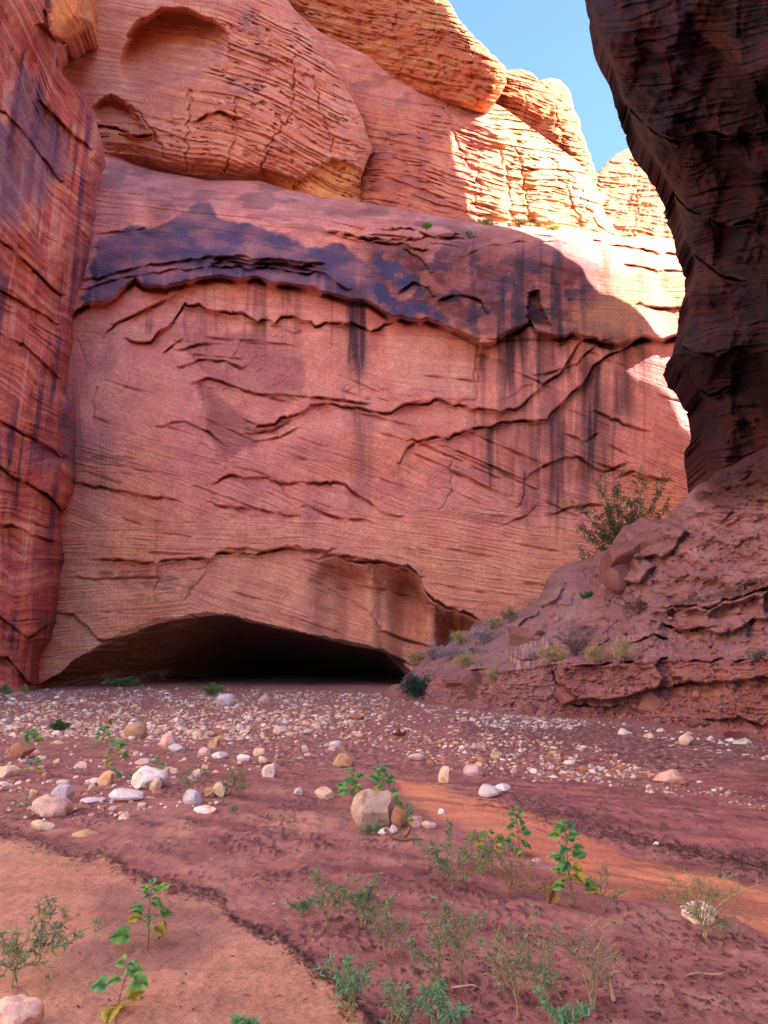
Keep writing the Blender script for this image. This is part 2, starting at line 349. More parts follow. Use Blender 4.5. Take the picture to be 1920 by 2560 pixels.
    # mauve exfoliation face
    e = sdf(px+14*n2, py+14*n2, [(430,835),(640,835),(760,900),(755,985),(640,985),(500,930)])
    c = mixc(c, .75*ss(-8, 8, e), (.43, .175, .175))
    e = sdf(px+22*n2, py+22*n2, [(505,960),(560,1000),(640,1060),(640,1120),(560,1150),(510,1070)])
    c = mixc(c, .7*ss(-10, 14, e), (.29, .115, .115))
    # dark varnish on the brow
    gl = np.zeros(px.shape)
    brow = [(200,760),(222,700),(243,590),(370,573),(417,561),(492,509),(527,509),(544,544),(625,556),(694,584),(770,613),(856,613),(960,690),(1010,825),(930,795),(839,755),(723,735),(640,725),(550,720),(463,735),(405,755),(347,735),(278,780),(200,800)]
    e = sdf(px+13*n2, py+10*n2+12*n1, brow); k = ss(-4, 7, e+10*n2)*np.clip(.86+.5*fbm(px/110., py/50., 4, 65), 0, 1)
    k = k*(1-.35*ss(.2, .6, pn(px/16., py/200., 66))*ss(640, 740, py))
    k = k*(s < 1); c = mixc(c, .93*k, VARN); gl = np.maximum(gl, k)
    e = sdf(px+12*n2, py+12*n2, [(360,470),(460,455),(560,470),(540,505),(480,520),(420,560),(370,560)]); k = .55*ss(-15, 20, e); c = mixc(c, k, (.24, .10, .11)); gl = np.maximum(gl, k*.5)
    e = sdf(px+16*n2, py+16*n2, [(1185,715),(1226,680),(1284,690),(1335,672),(1320,729),(1307,790),(1240,780),(1209,745)]); k = ss(-4, 10, e)*ss(-.25, .25, fbm(px/26., py/22., 3, 67)); c = mixc(c, .97*k, BLUE); gl = np.maximum(gl, k)
    rb = ss(-30, 60, sdf(px, py, [(880,600),(1200,580),(1440,600),(1620,740),(1600,860),(1220,850),(960,790)]))
    rb = rb*(1-.75*ss(0, 6, s)); c = mixc(c, rb*np.clip(.85+.6*n2, 0, 1), (.13, .040, .042)); c = mixc(c, .8*rb*ss(.05, .2, fbm(px/60., py/40., 4, 165)), (.045, .038, .07)); c = mixc(c, .55*rb*ss(.05, .3, -fbm(px/70.+5, py/26., 4, 167)), (.30, .10, .08))
    e = sdf(px+14*n2, py+12*n2, [(930,640),(1000,655),(1060,730),(1150,840),(1200,870),(1110,830),(1000,810),(940,780)]); k = ss(-4, 8, e)*(s < 1)*ss(-.35, .1, fbm(px/50., py/40., 3, 168)); c = mixc(c, .9*k, VARN); gl = np.maximum(gl, k)
    # red-brown upper shoulder
    c = mixc(c, .6*ss(110, 30, dt+40*n1)*(.7+n2), (.42, .155, .12)); c = mixc(c, .6*ss(.05, .35, fbm(px/120.+7, py/34., 4, 166))*ss(150, 60, dt), (.20, .08, .085))
    # vertical water streaks
    def streaks(zone, soft, wl, thr, amt, col, seed):
        nonlocal c, gl
        zx = px+10*pn(px/60., py/200., seed+4)
        st = pn(zx/(wl*1.8), py/900.+.3, seed)+.35*pn(zx/(wl*.5), py/600., seed+1)
        z = ss(-soft, soft, sdf(px, py+60*pn(zx/(wl*.8), px*0+.5, seed+2), zone))
        k = amt*ss(thr, thr+.3, st)*z*(.75+.5*pn(px/15., py/80., seed+3)); c = mixc(c, k, col); gl = np.maximum(gl, .6*k)
    streaks([(1180,640),(1620,640),(1640,860),(1400,900),(1180,860)], 40, 17, -.1, .95, (.035, .022, .03), 71)
    for x0, x1, y0, y1, a in ((872,912,720,1010,.85),(1262,1285,830,1010,.95),(1340,1362,830,1010,.6),(1300,1318,830,940,.55),(1200,1216,880,970,.6),(1455,1500,910,1320,.75),(1372,1412,1040,1380,.6),(1325,1352,1060,1220,.45),(1212,1236,1070,1230,.5),
                              (1288,1300,1050,1150,.4),(1538,1580,930,1080,.5),(640,668,700,900,.35),(700,722,700,770,.4),(365,378,795,850,.4),(884,925,1010,1300,.35),(1250,1262,900,1050,.3),(1430,1442,930,1000,.3),(1500,1530,1050,1200,.35),(1600,1625,880,1000,.3)):
        cx = (x0+x1)/2; hw = (x1-x0)/2*1.25; xx = px+7*pn(px/30., py/110., int(x0)); f = np.abs(xx-cx)/hw
        k = a*(1-ss(.55, 1.25, f))*ss(y0-25, y0+15, py)*(1-ss(y1-.5*(y1-y0), y1, py+40*pn(px/10., py*0+.5, 5)))
        k = 1.35*k*(.7+.45*ss(-.4, .4, pn(px/11., py/170., int(x1)))+.15*pn(px/4., py/120., int(x0))); c = mixc(c, k, (.075, .040, .055)); gl = np.maximum(gl, .6*k)
    streaks([(1140,850),(1640,870),(1640,1080),(1560,1300),(1300,1300),(1140,1100)], 60, 22, .0, .62, (.20, .078, .092), 81)
    streaks([(470,690),(900,740),(900,900),(480,880)], 30, 12, .1, .5, (.24, .09, .095), 91)
    streaks([(120,950),(200,950),(330,1180),(240,1230),(120,1250)], 30, 9, .1, .4, (.20, .09, .10), 95)
    # dark smudges low on the wall
    for poly, a in (([(250,1435),(380,1428),(500,1440),(480,1490),(300,1470)], .6), ([(1160,1265),(1260,1275),(1290,1300),(1200,1300)], .5), ([(200,1125),(300,1130),(380,1150),(300,1160),(190,1150)], .5)):
        e = sdf(px+30*n2, py+20*n1, poly); k = a*ss(-12, 15, e)*ss(-.25, .3, fbm(px/40., py/12., 3, 97)); c = mixc(c, k, (.17, .085, .085))
    # right end, cream of its sunlight put into the colour
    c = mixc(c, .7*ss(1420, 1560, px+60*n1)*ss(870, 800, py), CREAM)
    c = mixc(c, .9*inside, (.30, .115, .07)); c = mixc(c, inside*ss(380, 620, px), (.10, .045, .035))  # cave shade put into the colour, darker to the right
    bed = np.stack([u/100, v/100, 0*u], -1)
    # flat top running back from the rim
    ex = []
    for dz, dy in ((-.02, .3), (.02, 1.2), (.1, 3), (.3, 8), (.6, 20)):
        r = P[-1].copy(); r[:, 1] += dy; r[:, 2] += dz; ex.append(r)
    P = np.concatenate([P, np.array(ex)]); rep = lambda A: np.concatenate([A]+[A[-1:]]*len(ex))
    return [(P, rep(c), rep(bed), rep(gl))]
cliff("main_cliff", main_cliff(), M_rock, "tall pink sandstone cliff face with the dark low cave at its foot")

def wrap(P, side, steps):
    """continue a silhouette edge backwards, away from the viewer and a little inwards"""
    cols = []
    E, I = (P[:, -1], P[:, -6]) if side == 'R' else (P[:, 0], P[:, 5]) if side == 'L' else (P[-1], P[-6])
    inn = I-E; inn[:, 1] = 0; inn /= np.linalg.norm(inn, axis=1)[:, None]+1e-9
    for back, ins in steps:
        r = E.copy(); r[:, 1] += back; sc = (E[:, 1]+back)/E[:, 1]
        r[:, 0] = E[:, 0]*sc; r[:, 2] = CAMZ+(E[:, 2]-CAMZ)*sc; r += inn*ins; cols.append(r)
    A = np.array(cols)
    if side == 'R': return np.concatenate([P, A.transpose(1, 0, 2)], 1)
    if side == 'L': return np.concatenate([A[::-1].transpose(1, 0, 2), P], 1)
    return np.concatenate([P, A], 0)
def padlike(A, side, n):
    if side == 'R': return np.concatenate([A]+[A[:, -1:]]*n, 1)
    if side == 'L': return np.concatenate([A[:, :1]]*n+[A], 1)
    return np.concatenate([A]+[A[-1:]]*n, 0)
STEPS = [(.3,.01),(.9,.06),(2,.25),(5,.9),(12,2.5)]
def finish(P, c, bed, gl, sides, STEPS=STEPS):
    for s in sides:
        P = wrap(P, s, STEPS); n = len(STEPS); c, bed, gl = padlike(c, s, n), padlike(bed, s, n), padlike(gl, s, n)
    return (P, c, bed, gl)
def roundedge(px, py, edge, R, r):
    d = np.clip(segd(px, py, edge)/R, 0, 1); return r*(1-np.sqrt(1-(1-d)**2))
def rough(pts, a, seed, step=9):
    n = max(2, int(sum(math.hypot(b[0]-c[0], b[1]-c[1]) for b, c in zip(pts[1:], pts[:-1]))/step))
    p = resample(pts, n); t = np.arange(n)
    k = np.ones(n); k[0] = k[-1] = 0
    p[:, 0] += a*k*(pn(t/4.+.3, t*0+.5, seed)+.6*pn(t/1.7, t*0+.5, seed+1)); p[:, 1] += a*k*(pn(t/4.+.7, t*0+9.5, seed+2)+.6*pn(t/1.7, t*0+3.5, seed+3))
    return [tuple(q) for q in p]

# ------------------------------------------------------------------ left buttress
def left_cliff():
    edge = rough([(85,1760),(78,1705),(88,1645),(122,1588),(128,1540),(150,1400),(142,1290),(165,1265),(184,1190),(186,1010),(152,975),(168,880),(183,760),(215,650),(236,520),(242,440),(256,385),(246,330),(222,245),(160,195),(146,160),(150,120),(215,70),(232,55),(225,0),(222,-180)], 4, 101)
    px, py = coons([(-420,1790),edge[0]], [(-420,-180),edge[-1]], [(-420,1790),(-420,-180)], edge, int(330*Q), int(820*Q))
    q = (px+420)/640.
    D = 33.5+1.2*fbm(px/260., py/420., 3, 102)+.3*fbm(px/60., py/120., 4, 103)+2.5*ss(-420, 100, px)*0
    D += roundedge(px, py, edge, 70, 2.6)+1.5*ss(60, 190, px)
    # leaning, swirling bedding: steep above, flatter below
    ang = line(py, [(-200,66),(300,60),(560,48),(700,36),(1000,24),(1150,10),(1300,16),(1500,4),(1800,0)])+10*fbm(px/200., py/300., 2, 104)
    # integrate an even field: use warped coordinates so the lines bend
    v = py-line(px, [(-420,-260),(0,60),(260,330)])*line(py, [(-200,2.6),(300,2.0),(700,1.0),(1000,.6),(1300,.25),(1800,.0)])+40*fbm(px/170., py/260., 3, 105)
    u = px+.4*py
    D += (.05+.08*ss(-.2, .3, fbm(px/120., py/160., 3, 106)))*bed_relief(u, v, 107, 1.25)
    D += .06*fbm(px/18., py/260., 3, 108)
    for pts, d, R in (([(-60,1010),(60,1080),(120,1110),(150,1140)], .7, 40), ([(-60,560),(20,610),(100,690),(150,740)], .6, 50), ([(-60,1120),(40,1190),(130,1245),(165,1290)], .8, 50), ([(-60,1290),(40,1320),(120,1345),(150,1350)], .5, 40),
                      ([(-60,1500),(30,1560),(70,1590),(128,1560)], .9, 50), ([(-40,1655),(20,1640),(60,1690),(80,1710)], .9, 40), ([(100,250),(150,300),(190,345),(225,370)], .6, 50), ([(-30,240),(60,330),(150,450)], .4, 70),
                      ([(-60,800),(60,860),(130,930),(150,950)], .35, 40), ([(-60,690),(60,760),(140,810)], .3, 40), ([(110,60),(135,90),(160,105),(215,66)], 1.3, 60)):
        D += ledge(px, py, pts, d, w=12, R=R, jag=5)
    D += .9*ss(-6, 8, sdf(px, py, [(150,975),(190,1005),(188,1270),(160,1275),(140,1285),(150,1130)]))
    # hanging block at the top
    D -= 1.6*ss(-6, 6, sdf(px+4*pn(px/9., py/9., 109), py, [(118,-220),(240,-220),(236,58),(214,72),(165,103),(138,97),(125,85)]))
    D += 1.3*ss(-8, 10, sdf(px, py, [(112,30),(128,95),(165,105),(150,125),(140,165),(128,110)]))
    D -= 1.2*ss(1560, 1760, py)
    P = W(px, py, D)
    n1 = fbm(px/90., py/200., 4, 110); n2 = fbm(px/40., py/60., 4, 111)
    c = np.zeros(px.shape+(3,))+np.array((.46, .130, .100)); c = mixc(c, ss(-.2, .5, n1)*.7, (.56, .19, .14))
    band = pn(u/420., v/20., 112)+.6*pn(u/260., v/7., 113)
    c = mixc(c, .5*ss(0, .6, band), (.66, .30, .22)); c = mixc(c, .6*ss(0, .6, -band), (.27, .08, .07))
    st = pn(px/19.+py/170., py/420., 114)+.45*pn(px/7.+py/60., py/240., 115)
    gl = np.zeros(px.shape)
    k = .8*ss(.1, .45, st)*ss(-.25, .25, fbm(px/110., py/220., 3, 116)); c = mixc(c, k, (.085, .035, .065)); gl = np.maximum(gl, .6*k)
    k = .5*ss(.1, .5, -st)*ss(-.2, .3, fbm(px/90., py/200., 3, 120)); c = mixc(c, k, (.68, .34, .25))
    for poly, a in (([(60,150),(120,260),(150,420),(110,520),(60,420),(30,250)], .6), ([(-40,300),(40,330),(70,480),(40,560),(-40,540)], .6), ([(120,330),(180,330),(175,430),(140,470)], .55), ([(150,960),(190,1000),(186,1200),(155,1150)], .8), ([(170,760),(215,660),(240,540),(238,640),(205,760),(185,820)], .5), ([(70,1090),(150,1140),(140,1180),(60,1150)], .5)):
        e = sdf(px+22*n2, py+30*n1, poly); k = a*ss(-15, 15, e); c = mixc(c, k, (.12, .075, .105)); gl = np.maximum(gl, k)
    e = sdf(px, py, [(112,-220),(240,-220),(236,58),(165,105),(138,97)]); c = mixc(c, .8*ss(-8, 8, e), (.62, .24, .11))
    bed = np.stack([u/100, v/130, 0*u], -1)
    foot = [(-19,31),(-18.5,26),(-20,14),(-19,0),(-22,-20),(-20,-60)]  # unseen pale wall, added to bounce warm sunlight into the canyon
    F = resample(foot, int(200*Q)); zz, xx = np.meshgrid(np.linspace(-1, 62, int(140*Q)), F[:, 0], indexing='ij'); yy = np.broadcast_to(F[:, 1], zz.shape)
    xx = xx-zz*.03+.9*fbm(yy/9., zz/14., 4, 117)+.25*bed_relief(yy*20, zz*20, 118); c2 = np.zeros(xx.shape+(3,))+np.array((.64, .46, .38))
    c2 = mixc(c2, .4*ss(0, .5, fbm(yy/6., zz/3., 3, 119)), (.52, .32, .24))
    return [finish(P, c, bed, gl, 'R'), (np.stack([xx, yy, zz], -1), c2, np.stack([yy, zz, 0*yy], -1)*.4, 0*xx)]
cliff("left_cliff", left_cliff(), M_red, "streaked red sandstone buttress along the left edge")

# ------------------------------------------------------------------ big dome above the ledge
DOME_R = [(905,510),(906,470),(905,440),(918,415),(934,380),(926,345),(905,295),(880,240),(845,180),(800,115),(760,60),(720,0),(660,-180)]
def dome_cliff():
    edge = rough(DOME_R, 4, 121)
    bot = [(120,372),(255,402),(330,428),(393,450),(463,462),(560,470),(650,474),(720,486),(790,500),(905,510)]
    px, py = coons(bot, [(120,-180),edge[-1]], [(120,372),(120,-180)], edge, int(380*Q), int(330*Q))
    D = 46+.4*fbm(px/260., py/260., 3, 122)
    D += 2.6*((px-540)/400.)**2*(px > 540)+roundedge(px, py, edge, 110, 3.2)
    bl = line(px, bot); D -= 1.6*np.exp(-((bl-py-110)/130.)**2)          # belly
    D += 2.2*ss(70, 0, bl-py)*ss(255, 330, px)*(1-ss(620, 760, px))      # undercut foot
    u, v = bedding(px, py, 9+6*ss(500, 900, px), 123)
    kn = ss(430, 640, px-.55*(py-200))*ss(40, 160, py+.1*px)             # knobbly half
    kn = np.maximum(kn, .6*ss(230, 330, py))
    D += (.05+.2*kn)*bed_relief(u, v, 124, 1.0)+.14*kn*bed_relief(u, v, 140, 2.1)+.3*kn*fbm(px/50., py/36., 3, 138)
    pit = pn(u/22., v/4.0, 125)+.5*pn(u/60., v/8., 126); D += .32*kn*ss(.30, .6, pit)*ss(.0, .3, pn(px/60., py/40., 127)+.1)
    # joints
    for p in ([(476,225),(472,290),(468,345),(462,430)], [(590,250),(588,330),(565,430)], [(735,140),(730,290),(680,345),(650,440)], [(785,190),(800,280),(830,350),(828,380)], [(325,262),(380,325),(418,395)]):
        D += groove(px, py, p, 2.8, .3, 9)
    # scooped alcove with an arched lip
    AR = [(292,191),(295,156),(312,87),(347,43),(399,20),(446,17),(498,32),(532,43),(570,75)]
    poly = AR+[(580,110),(560,160),(440,215),(330,240),(300,225)]
    e = sdf(px+6*jagf(py, 128, 26), py+6*jagf(px, 129, 26), poly)
    edge_d = segd(px, py, [(580,110),(560,160),(440,215),(330,240),(300,225)])
    D += 3.0*ss(0, 26, e)*ss(0, 150, edge_d+25)*ss(0, 20, edge_d)
    poly = [(223,268),(243,243),(278,230),(318,252),(385,330),(330,345),(240,330)]
    e = sdf(px+4*pn(px/14., py/14., 130), py+4*pn(px/14., py/14., 131), poly); D += 1.5*ss(0, 22, e)*ss(360, 260, py)
    D += ledge(px, py, [(240,312),(278,318),(315,330),(352,341),(385,336)], 1.0, w=14, R=30)
    D += ledge(px, py, [(490,300),(520,285),(550,280),(590,292)], .7, w=10, R=60)
    D += ledge(px, py, [(500,42),(570,80),(575,120)], .5, w=8, R=20)
    # broken clean faces at the foot
    e = sdf(px+6*pn(px/20., py/20., 132), py, [(650,420),(740,450),(830,395),(900,420),(905,500),(780,500),(660,470)]); fs = ss(-4, 6, e); D += .9*fs
    P = W(px, py, D)
    n1 = fbm(px/160., py/110., 4, 133); n2 = fbm(px/50., py/36., 4, 134)
    c = np.zeros(px.shape+(3,))+np.array((.60, .22, .135)); c = mixc(c, .6*ss(-.1, .4, n1), (.64, .27, .18))
    band = pn(u/400., v/10., 135); c = mixc(c, .4*ss(0, .5, band), (.72, .37, .26)); c = mixc(c, .4*ss(0, .5, -band), (.45, .15, .09))
    gl = np.zeros(px.shape)
    for poly, a in (([(560,180),(640,185),(665,230),(600,240),(560,210)], .55), ([(560,0),(640,0),(660,90),(690,170),(620,120)], .45), ([(470,0),(560,5),(570,30),(500,25)], .35), ([(320,170),(500,195),(480,215),(330,200)], .2)):
        e = sdf(px+22*n2, py+20*n1, poly); k = a*ss(-12, 16, e)*ss(-.4, .2, fbm(px/40., py/14., 3, 136)); c = mixc(c, k, (.17, .09, .12)); gl = np.maximum(gl, k)
    c = mixc(c, fs*.9, (.68, .28, .10)); c = mixc(c, .5*ss(290, 160, px)*(1-ss(250, 330, py)), (.66, .29, .15))
    bed = np.stack([u/100, v/100, 0*u], -1)
    return [finish(P, c, bed, gl, 'R')]
cliff("dome_cliff", dome_cliff(), M_rock, "big knobbly sandstone dome with a scooped arch above the ledge")

# ------------------------------------------------------------------ upper slope, bulges and far dome
def knob(px, py, ang, seed, scale, D, amp, pits):
    u, v = bedding(px, py, ang, seed); D = D+amp*bed_relief(u, v, seed+1, scale)
    D = D+.6*amp*bed_relief(u+30, v, seed+3, scale*2.3)
    pit = pn(u/(24*scale), v/(4.2*scale), seed+5)+.5*pn(u/(70*scale), v/(9*scale), seed+6)
    zp = ss(-.1, .35, fbm(px/80., py/50., 2, seed+8))
    D = D+pits*zp*ss(.25, .6, pit)-.5*pits*ss(.2, .6, pn(u/(34*scale), v/(7*scale), seed+7))
    return D, u, v
def upper_slope():
    right = rough([(1600,640),(1545,580),(1508,520),(1488,470),(1478,440)], 4, 141)
    top = [(640,-60),(800,80),(900,130),(1000,180),(1100,215),(1210,245),(1260,270),(1370,350),(1440,400),(1478,440)]
    px, py = coons([(640,530),(1600,640)], top, [(640,530),(640,-60)], right, int(400*Q), int(240*Q))
    tl = line(px, top); f = np.clip((py-tl)/300., 0, 1.4)
    D = 52.6-5.2*f*ss(800, 1060, px)+.5*fbm(px/200., py/200., 3, 142)+.3*fbm(px/70., py/60., 3, 143)+roundedge(px, py, right, 50, 2)
    z = ss(230, 400, py+.2*(px-900))
    D, u, v = knob(px, py, 13, 144, 1.15, D, .04+.16*z, .30*z)
    for p in ([(1120,270),(1135,340),(1180,420),(1205,470),(1165,530)], [(1250,380),(1270,450),(1280,540)], [(1380,400),(1420,480),(1450,560)], [(1290,360),(1310,470),(1330,560)], [(1420,430),(1470,520),(1510,580)]):
        D += groove(px, py, p, 5, .28, 14)
    for bx, by, r, h in ((1195,300,26,.9), (1240,335,30,1.0), (1330,420,60,1.4), (1420,470,50,1.3), (1270,520,50,.8), (1360,530,50,.9), (1470,540,40,.9)):
        D -= h*np.exp(-((px-bx)**2+((py-by)*1.2)**2)/(2*(r*.7)**2))
    D += ledge(px, py, [(960,440),(1060,470),(1160,520)], .3, w=10, R=40)
    P = W(px, py, D); n1 = fbm(px/130., py/90., 4, 150); n2 = fbm(px/40., py/30., 4, 151)
    c = np.zeros(px.shape+(3,))+np.array((.53, .17, .11)); c = mixc(c, .7*ss(-.1, .4, n1), (.60, .23, .14))
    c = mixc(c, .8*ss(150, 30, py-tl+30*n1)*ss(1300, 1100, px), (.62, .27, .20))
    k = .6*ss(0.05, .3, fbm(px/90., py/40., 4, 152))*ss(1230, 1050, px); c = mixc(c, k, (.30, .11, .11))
    c = mixc(c, ss(1160, 1290, px+40*n1), (.53, .25, .125))  # cream of the sunlit right part put into the colour
    band = pn(u/300., v/9., 153); c = mixc(c, .35*ss(0, .5, -band), (.42, .15, .08))
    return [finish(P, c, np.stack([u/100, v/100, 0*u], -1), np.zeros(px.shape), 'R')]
cliff("upper_slope", upper_slope(), M_rock, "pitted pink rock slope with sunlit cream knobs above the ledge")

def bulge(seed, bottom, top, left, right, Y, ns, ntt, ang, tilt, sides, lean, light, scale=1.0, turn=0.):
    right = rough(right, 4, seed+60, 7) if 'R' in sides else right
    top = rough(top, 4, seed+64, 7) if 'T' in sides else top
    top = top[:-1]+[right[-1]]; bottom = bottom[:-1]+[right[0]]; left = [bottom[0]]+left[1:-1]+[top[0]]
    px, py = coons(bottom, top, left, right, int(ns*Q), int(ntt*Q))
    bl = line(px, bottom); f = bl-py
    D = Y+.6*fbm(px/150., py/120., 3, seed)+tilt*f/100.-turn*(px-px.min())/100.
    D += lean*np.exp(-np.maximum(f, 0)/26.)                   # undercut foot
    if 'R' in sides: D = D+roundedge(px, py, right, 60, 2.2)
    D = D+roundedge(px, py, top, 60, 2.2)
    D, u, v = knob(px, py, ang, seed+1, scale, D, .22, .30)
    D += .35*fbm(px/45., py/30., 3, seed+20)+.6*np.abs(fbm(px/75.+py/220., py/160., 3, seed+21))
    for g_ in ([(1000,20),(985,70),(1010,150),(990,200)], [(1085,60),(1112,130),(1090,200),(1080,260)], [(1190,110),(1180,180),(1200,280)], [(1300,190),(1320,260),(1310,330)], [(1390,260),(1400,330),(1420,400)], [(1570,380),(1590,480),(1580,600)]): D += groove(px, py, g_, 4, .18, 14)
    P = W(px, py, D); n1 = fbm(px/90., py/60., 4, seed+9)
    c = np.zeros(px.shape+(3,))+np.array((.46, .115, .05)); c = mixc(c, .7*ss(-.2, .4, n1), (.52, .185, .09))
    band = pn(u/300., v/9., seed+12); c = mixc(c, .5*ss(0, .5, -band), (.44, .14, .06)); c = mixc(c, .4*ss(0, .5, band), (.60, .34, .16))
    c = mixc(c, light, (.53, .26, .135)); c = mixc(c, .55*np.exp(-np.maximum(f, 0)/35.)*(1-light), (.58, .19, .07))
    return finish(P, c, np.stack([u/100, v/100, 0*u], -1), np.zeros(px.shape), [s for s in sides], [(.3,.01),(.9,.04),(2,.08),(4,.12)])
def upper_bulges():
    b1 = bulge(201, [(640,-60),(800,110),(900,160),(1000,205),(1100,250),(1215,285)], [(640,-260),(980,-180),(1060,-90)], [(640,-60),(640,-260)],
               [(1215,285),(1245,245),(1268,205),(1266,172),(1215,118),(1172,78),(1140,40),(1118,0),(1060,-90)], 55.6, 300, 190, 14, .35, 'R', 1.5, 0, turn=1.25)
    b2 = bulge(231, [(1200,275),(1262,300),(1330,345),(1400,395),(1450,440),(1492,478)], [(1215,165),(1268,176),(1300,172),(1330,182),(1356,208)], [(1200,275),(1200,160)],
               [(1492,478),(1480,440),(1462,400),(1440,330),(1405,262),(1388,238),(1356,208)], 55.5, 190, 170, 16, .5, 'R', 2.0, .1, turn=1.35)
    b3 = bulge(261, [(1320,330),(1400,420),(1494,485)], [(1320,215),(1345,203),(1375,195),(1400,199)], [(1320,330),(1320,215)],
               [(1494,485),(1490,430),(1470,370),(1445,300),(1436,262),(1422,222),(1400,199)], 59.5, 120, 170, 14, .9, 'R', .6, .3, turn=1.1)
    return [b1, b2, b3]
cliff("upper_bulges", upper_bulges(), M_rock, "row of orange rock bulges against the sky catching the sun")
def far_dome():
    return [bulge(291, [(1440,620),(1560,650),(1800,680)], [(1462,470),(1490,436),(1510,412),(1540,388),(1575,370),(1610,352),(1660,335),(1800,300)], [(1440,620),(1450,540),(1462,470)],
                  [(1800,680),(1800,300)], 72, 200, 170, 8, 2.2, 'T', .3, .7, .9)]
cliff("far_dome", far_dome(), M_rock, "distant pale sunlit dome beside the dark right wall")

# ------------------------------------------------------------------ dark right wall
GEDGE = [(1770,1420),(1768,1270),(1766,1225),(1776,1195),(1768,1150),(1756,1090),(1770,1045),(1764,1000),(1750,968),(1728,930),(1702,922),(1690,885),(1716,842),(1720,800),(1724,740),(1737,685),(1730,622),(1714,590),(1700,530),(1680,462),(1640,402),(1610,352),(1588,312),(1560,245),(1545,182),(1512,132),(1490,62),(1475,0),(1440,-200)]
def right_cliff():
    edge = rough(GEDGE, 6, 301, 17)
    px, py = coons([edge[0],(2500,1650)], [edge[-1],(2500,-200)], edge, [(2500,1650),(2500,-200)], int(420*Q), int(820*Q))
    e = np.clip(segd(px, py, edge), 0, 900)
    D = 27.5-e*.0165+.9*fbm(px/150.+py/400., py/420., 4, 302)+roundedge(px, py, edge, 60, 1.8)
    # flutes leaning with the overhang
    q = px-line(py, [(-200,1440),(0,1475),(600,1715),(1250,1745)])
    q = q+40*fbm(px/160., py/300., 3, 303)
    D += 1.9*fbm(q/170., py/560., 2, 304)+.10*fbm(q/34., py/200., 3, 305)
    fz = pn(q/130., py/210., 314); D += 1.5*np.abs(fz)+.30*np.abs(pn(q/45., py/80., 315))
    u, v = bedding(px, py, -8, 307, 2.0)
    D += .12*bed_relief(u, v, 308, 1.0)+.22*np.abs(fbm(q/40., py/55., 4, 318))+.08*bed_relief(u+50, v, 316, 2.4)
    # stacked rounded noses lower down
    for bx, by, rx, ry, h in ((1800,720,90,45,1.2),(1760,890,80,50,1.5),(1820,830,60,40,.9),(1800,1040,60,80,1.2),(1790,1150,50,50,1.0),(1860,400,70,60,1.0),(1900,180,70,70,1.2),(1700,250,50,90,.7),(1880,600,60,80,1.0)):
        D -= h*np.exp(-((px-bx)/rx)**2-((py-by)/ry)**2)
    for pts, d in (([(1700,860),(1740,880),(1800,890),(1860,860)], 1.2), ([(1725,960),(1780,985),(1840,960)], .9), ([(1740,640),(1800,690),(1860,700)], .9), ([(1640,420),(1720,520),(1800,560),(1900,550)], 1.2), ([(1780,330),(1850,340),(1960,330)], 1.2), ([(1560,250),(1640,330),(1700,350)], .6)):
        D += ledge(px, py, pts, d, w=22, R=90, jag=6)
    P = W(px, py, D)
    n1 = fbm(q/60., py/200., 4, 309); n2 = fbm(px/40., py/30., 4, 310)
    c = np.zeros(px.shape+(3,))+np.array((.030, .0062, .0095)); c = mixc(c, ss(.05, .4, n1)*.85, (.075, .0135, .0095)); c = mixc(c, .85*ss(.0, .3, -n1), (.006, .0035, .010)); c = mixc(c, .6*ss(.1, .4, n2), (.045, .014, .026))  # shade of the overhang put into the face colour, near-black maroon
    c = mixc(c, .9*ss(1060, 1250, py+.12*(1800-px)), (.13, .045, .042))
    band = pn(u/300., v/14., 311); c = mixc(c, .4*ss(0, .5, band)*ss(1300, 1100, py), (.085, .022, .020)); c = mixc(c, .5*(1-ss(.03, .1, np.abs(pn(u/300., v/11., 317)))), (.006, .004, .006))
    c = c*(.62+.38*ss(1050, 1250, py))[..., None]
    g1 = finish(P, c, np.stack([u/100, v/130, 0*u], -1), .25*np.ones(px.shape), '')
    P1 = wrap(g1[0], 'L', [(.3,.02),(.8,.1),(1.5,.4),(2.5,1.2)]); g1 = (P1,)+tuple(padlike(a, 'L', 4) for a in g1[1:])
    # unseen mass added behind that face, edge and rim shaped to cast the shadow
    foot = [(21,26.5),(25,36),(31,25),(48,8),(80,-10),(80,-60),(14,-60),(13,4),(21,26.5)]
    F = resample(foot, int(240*Q)); Z = np.linspace(-2, 98, int(160*Q))
    zz, xx = np.meshgrid(Z, F[:, 0], indexing='ij'); yy = np.broadcast_to(F[:, 1], zz.shape).copy()
    off = line(zz, [(-2,0),(15,-.2),(21,-.8),(25,-1.3),(29,-1.8),(32,-2.2),(35,-2.9),(38,-3.4),(43,-.8),(57,3),(66,4),(72,3.8),(77,2.6),(85,1),(98,-3)])
    wgt = np.exp(-((F[:, 0]-25)**2+(F[:, 1]-36)**2)/60.)
    yy = yy+off*wgt[None]+.35*fbm(xx/6.+yy/6., zz/6., 4, 312); xx = xx+.35*fbm(yy/6.+xx/7., zz/6., 4, 313)
    P2 = np.stack([xx, yy, zz], -1)
    topz = line(P2[..., 1], [(-60,22),(-8,26),(2,40),(8,92),(60,98)]); P2[..., 2] = -2+(P2[..., 2]+2)*(topz+2)/100.
    cap = P2[-1].copy(); cen = cap.copy(); cen[:, 0] = 45; cen[:, 1] = cap[:, 1]*.5-5
    P2 = np.concatenate([P2, np.array([lerp(cap, cen, k) for k in (.3, .7, 1.)])])
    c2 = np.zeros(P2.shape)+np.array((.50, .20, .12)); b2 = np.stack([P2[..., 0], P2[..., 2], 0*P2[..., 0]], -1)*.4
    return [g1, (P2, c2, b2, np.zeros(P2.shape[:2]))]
cliff("right_cliff", right_cliff(), M_dark, "dark overhanging rock wall filling the right edge")

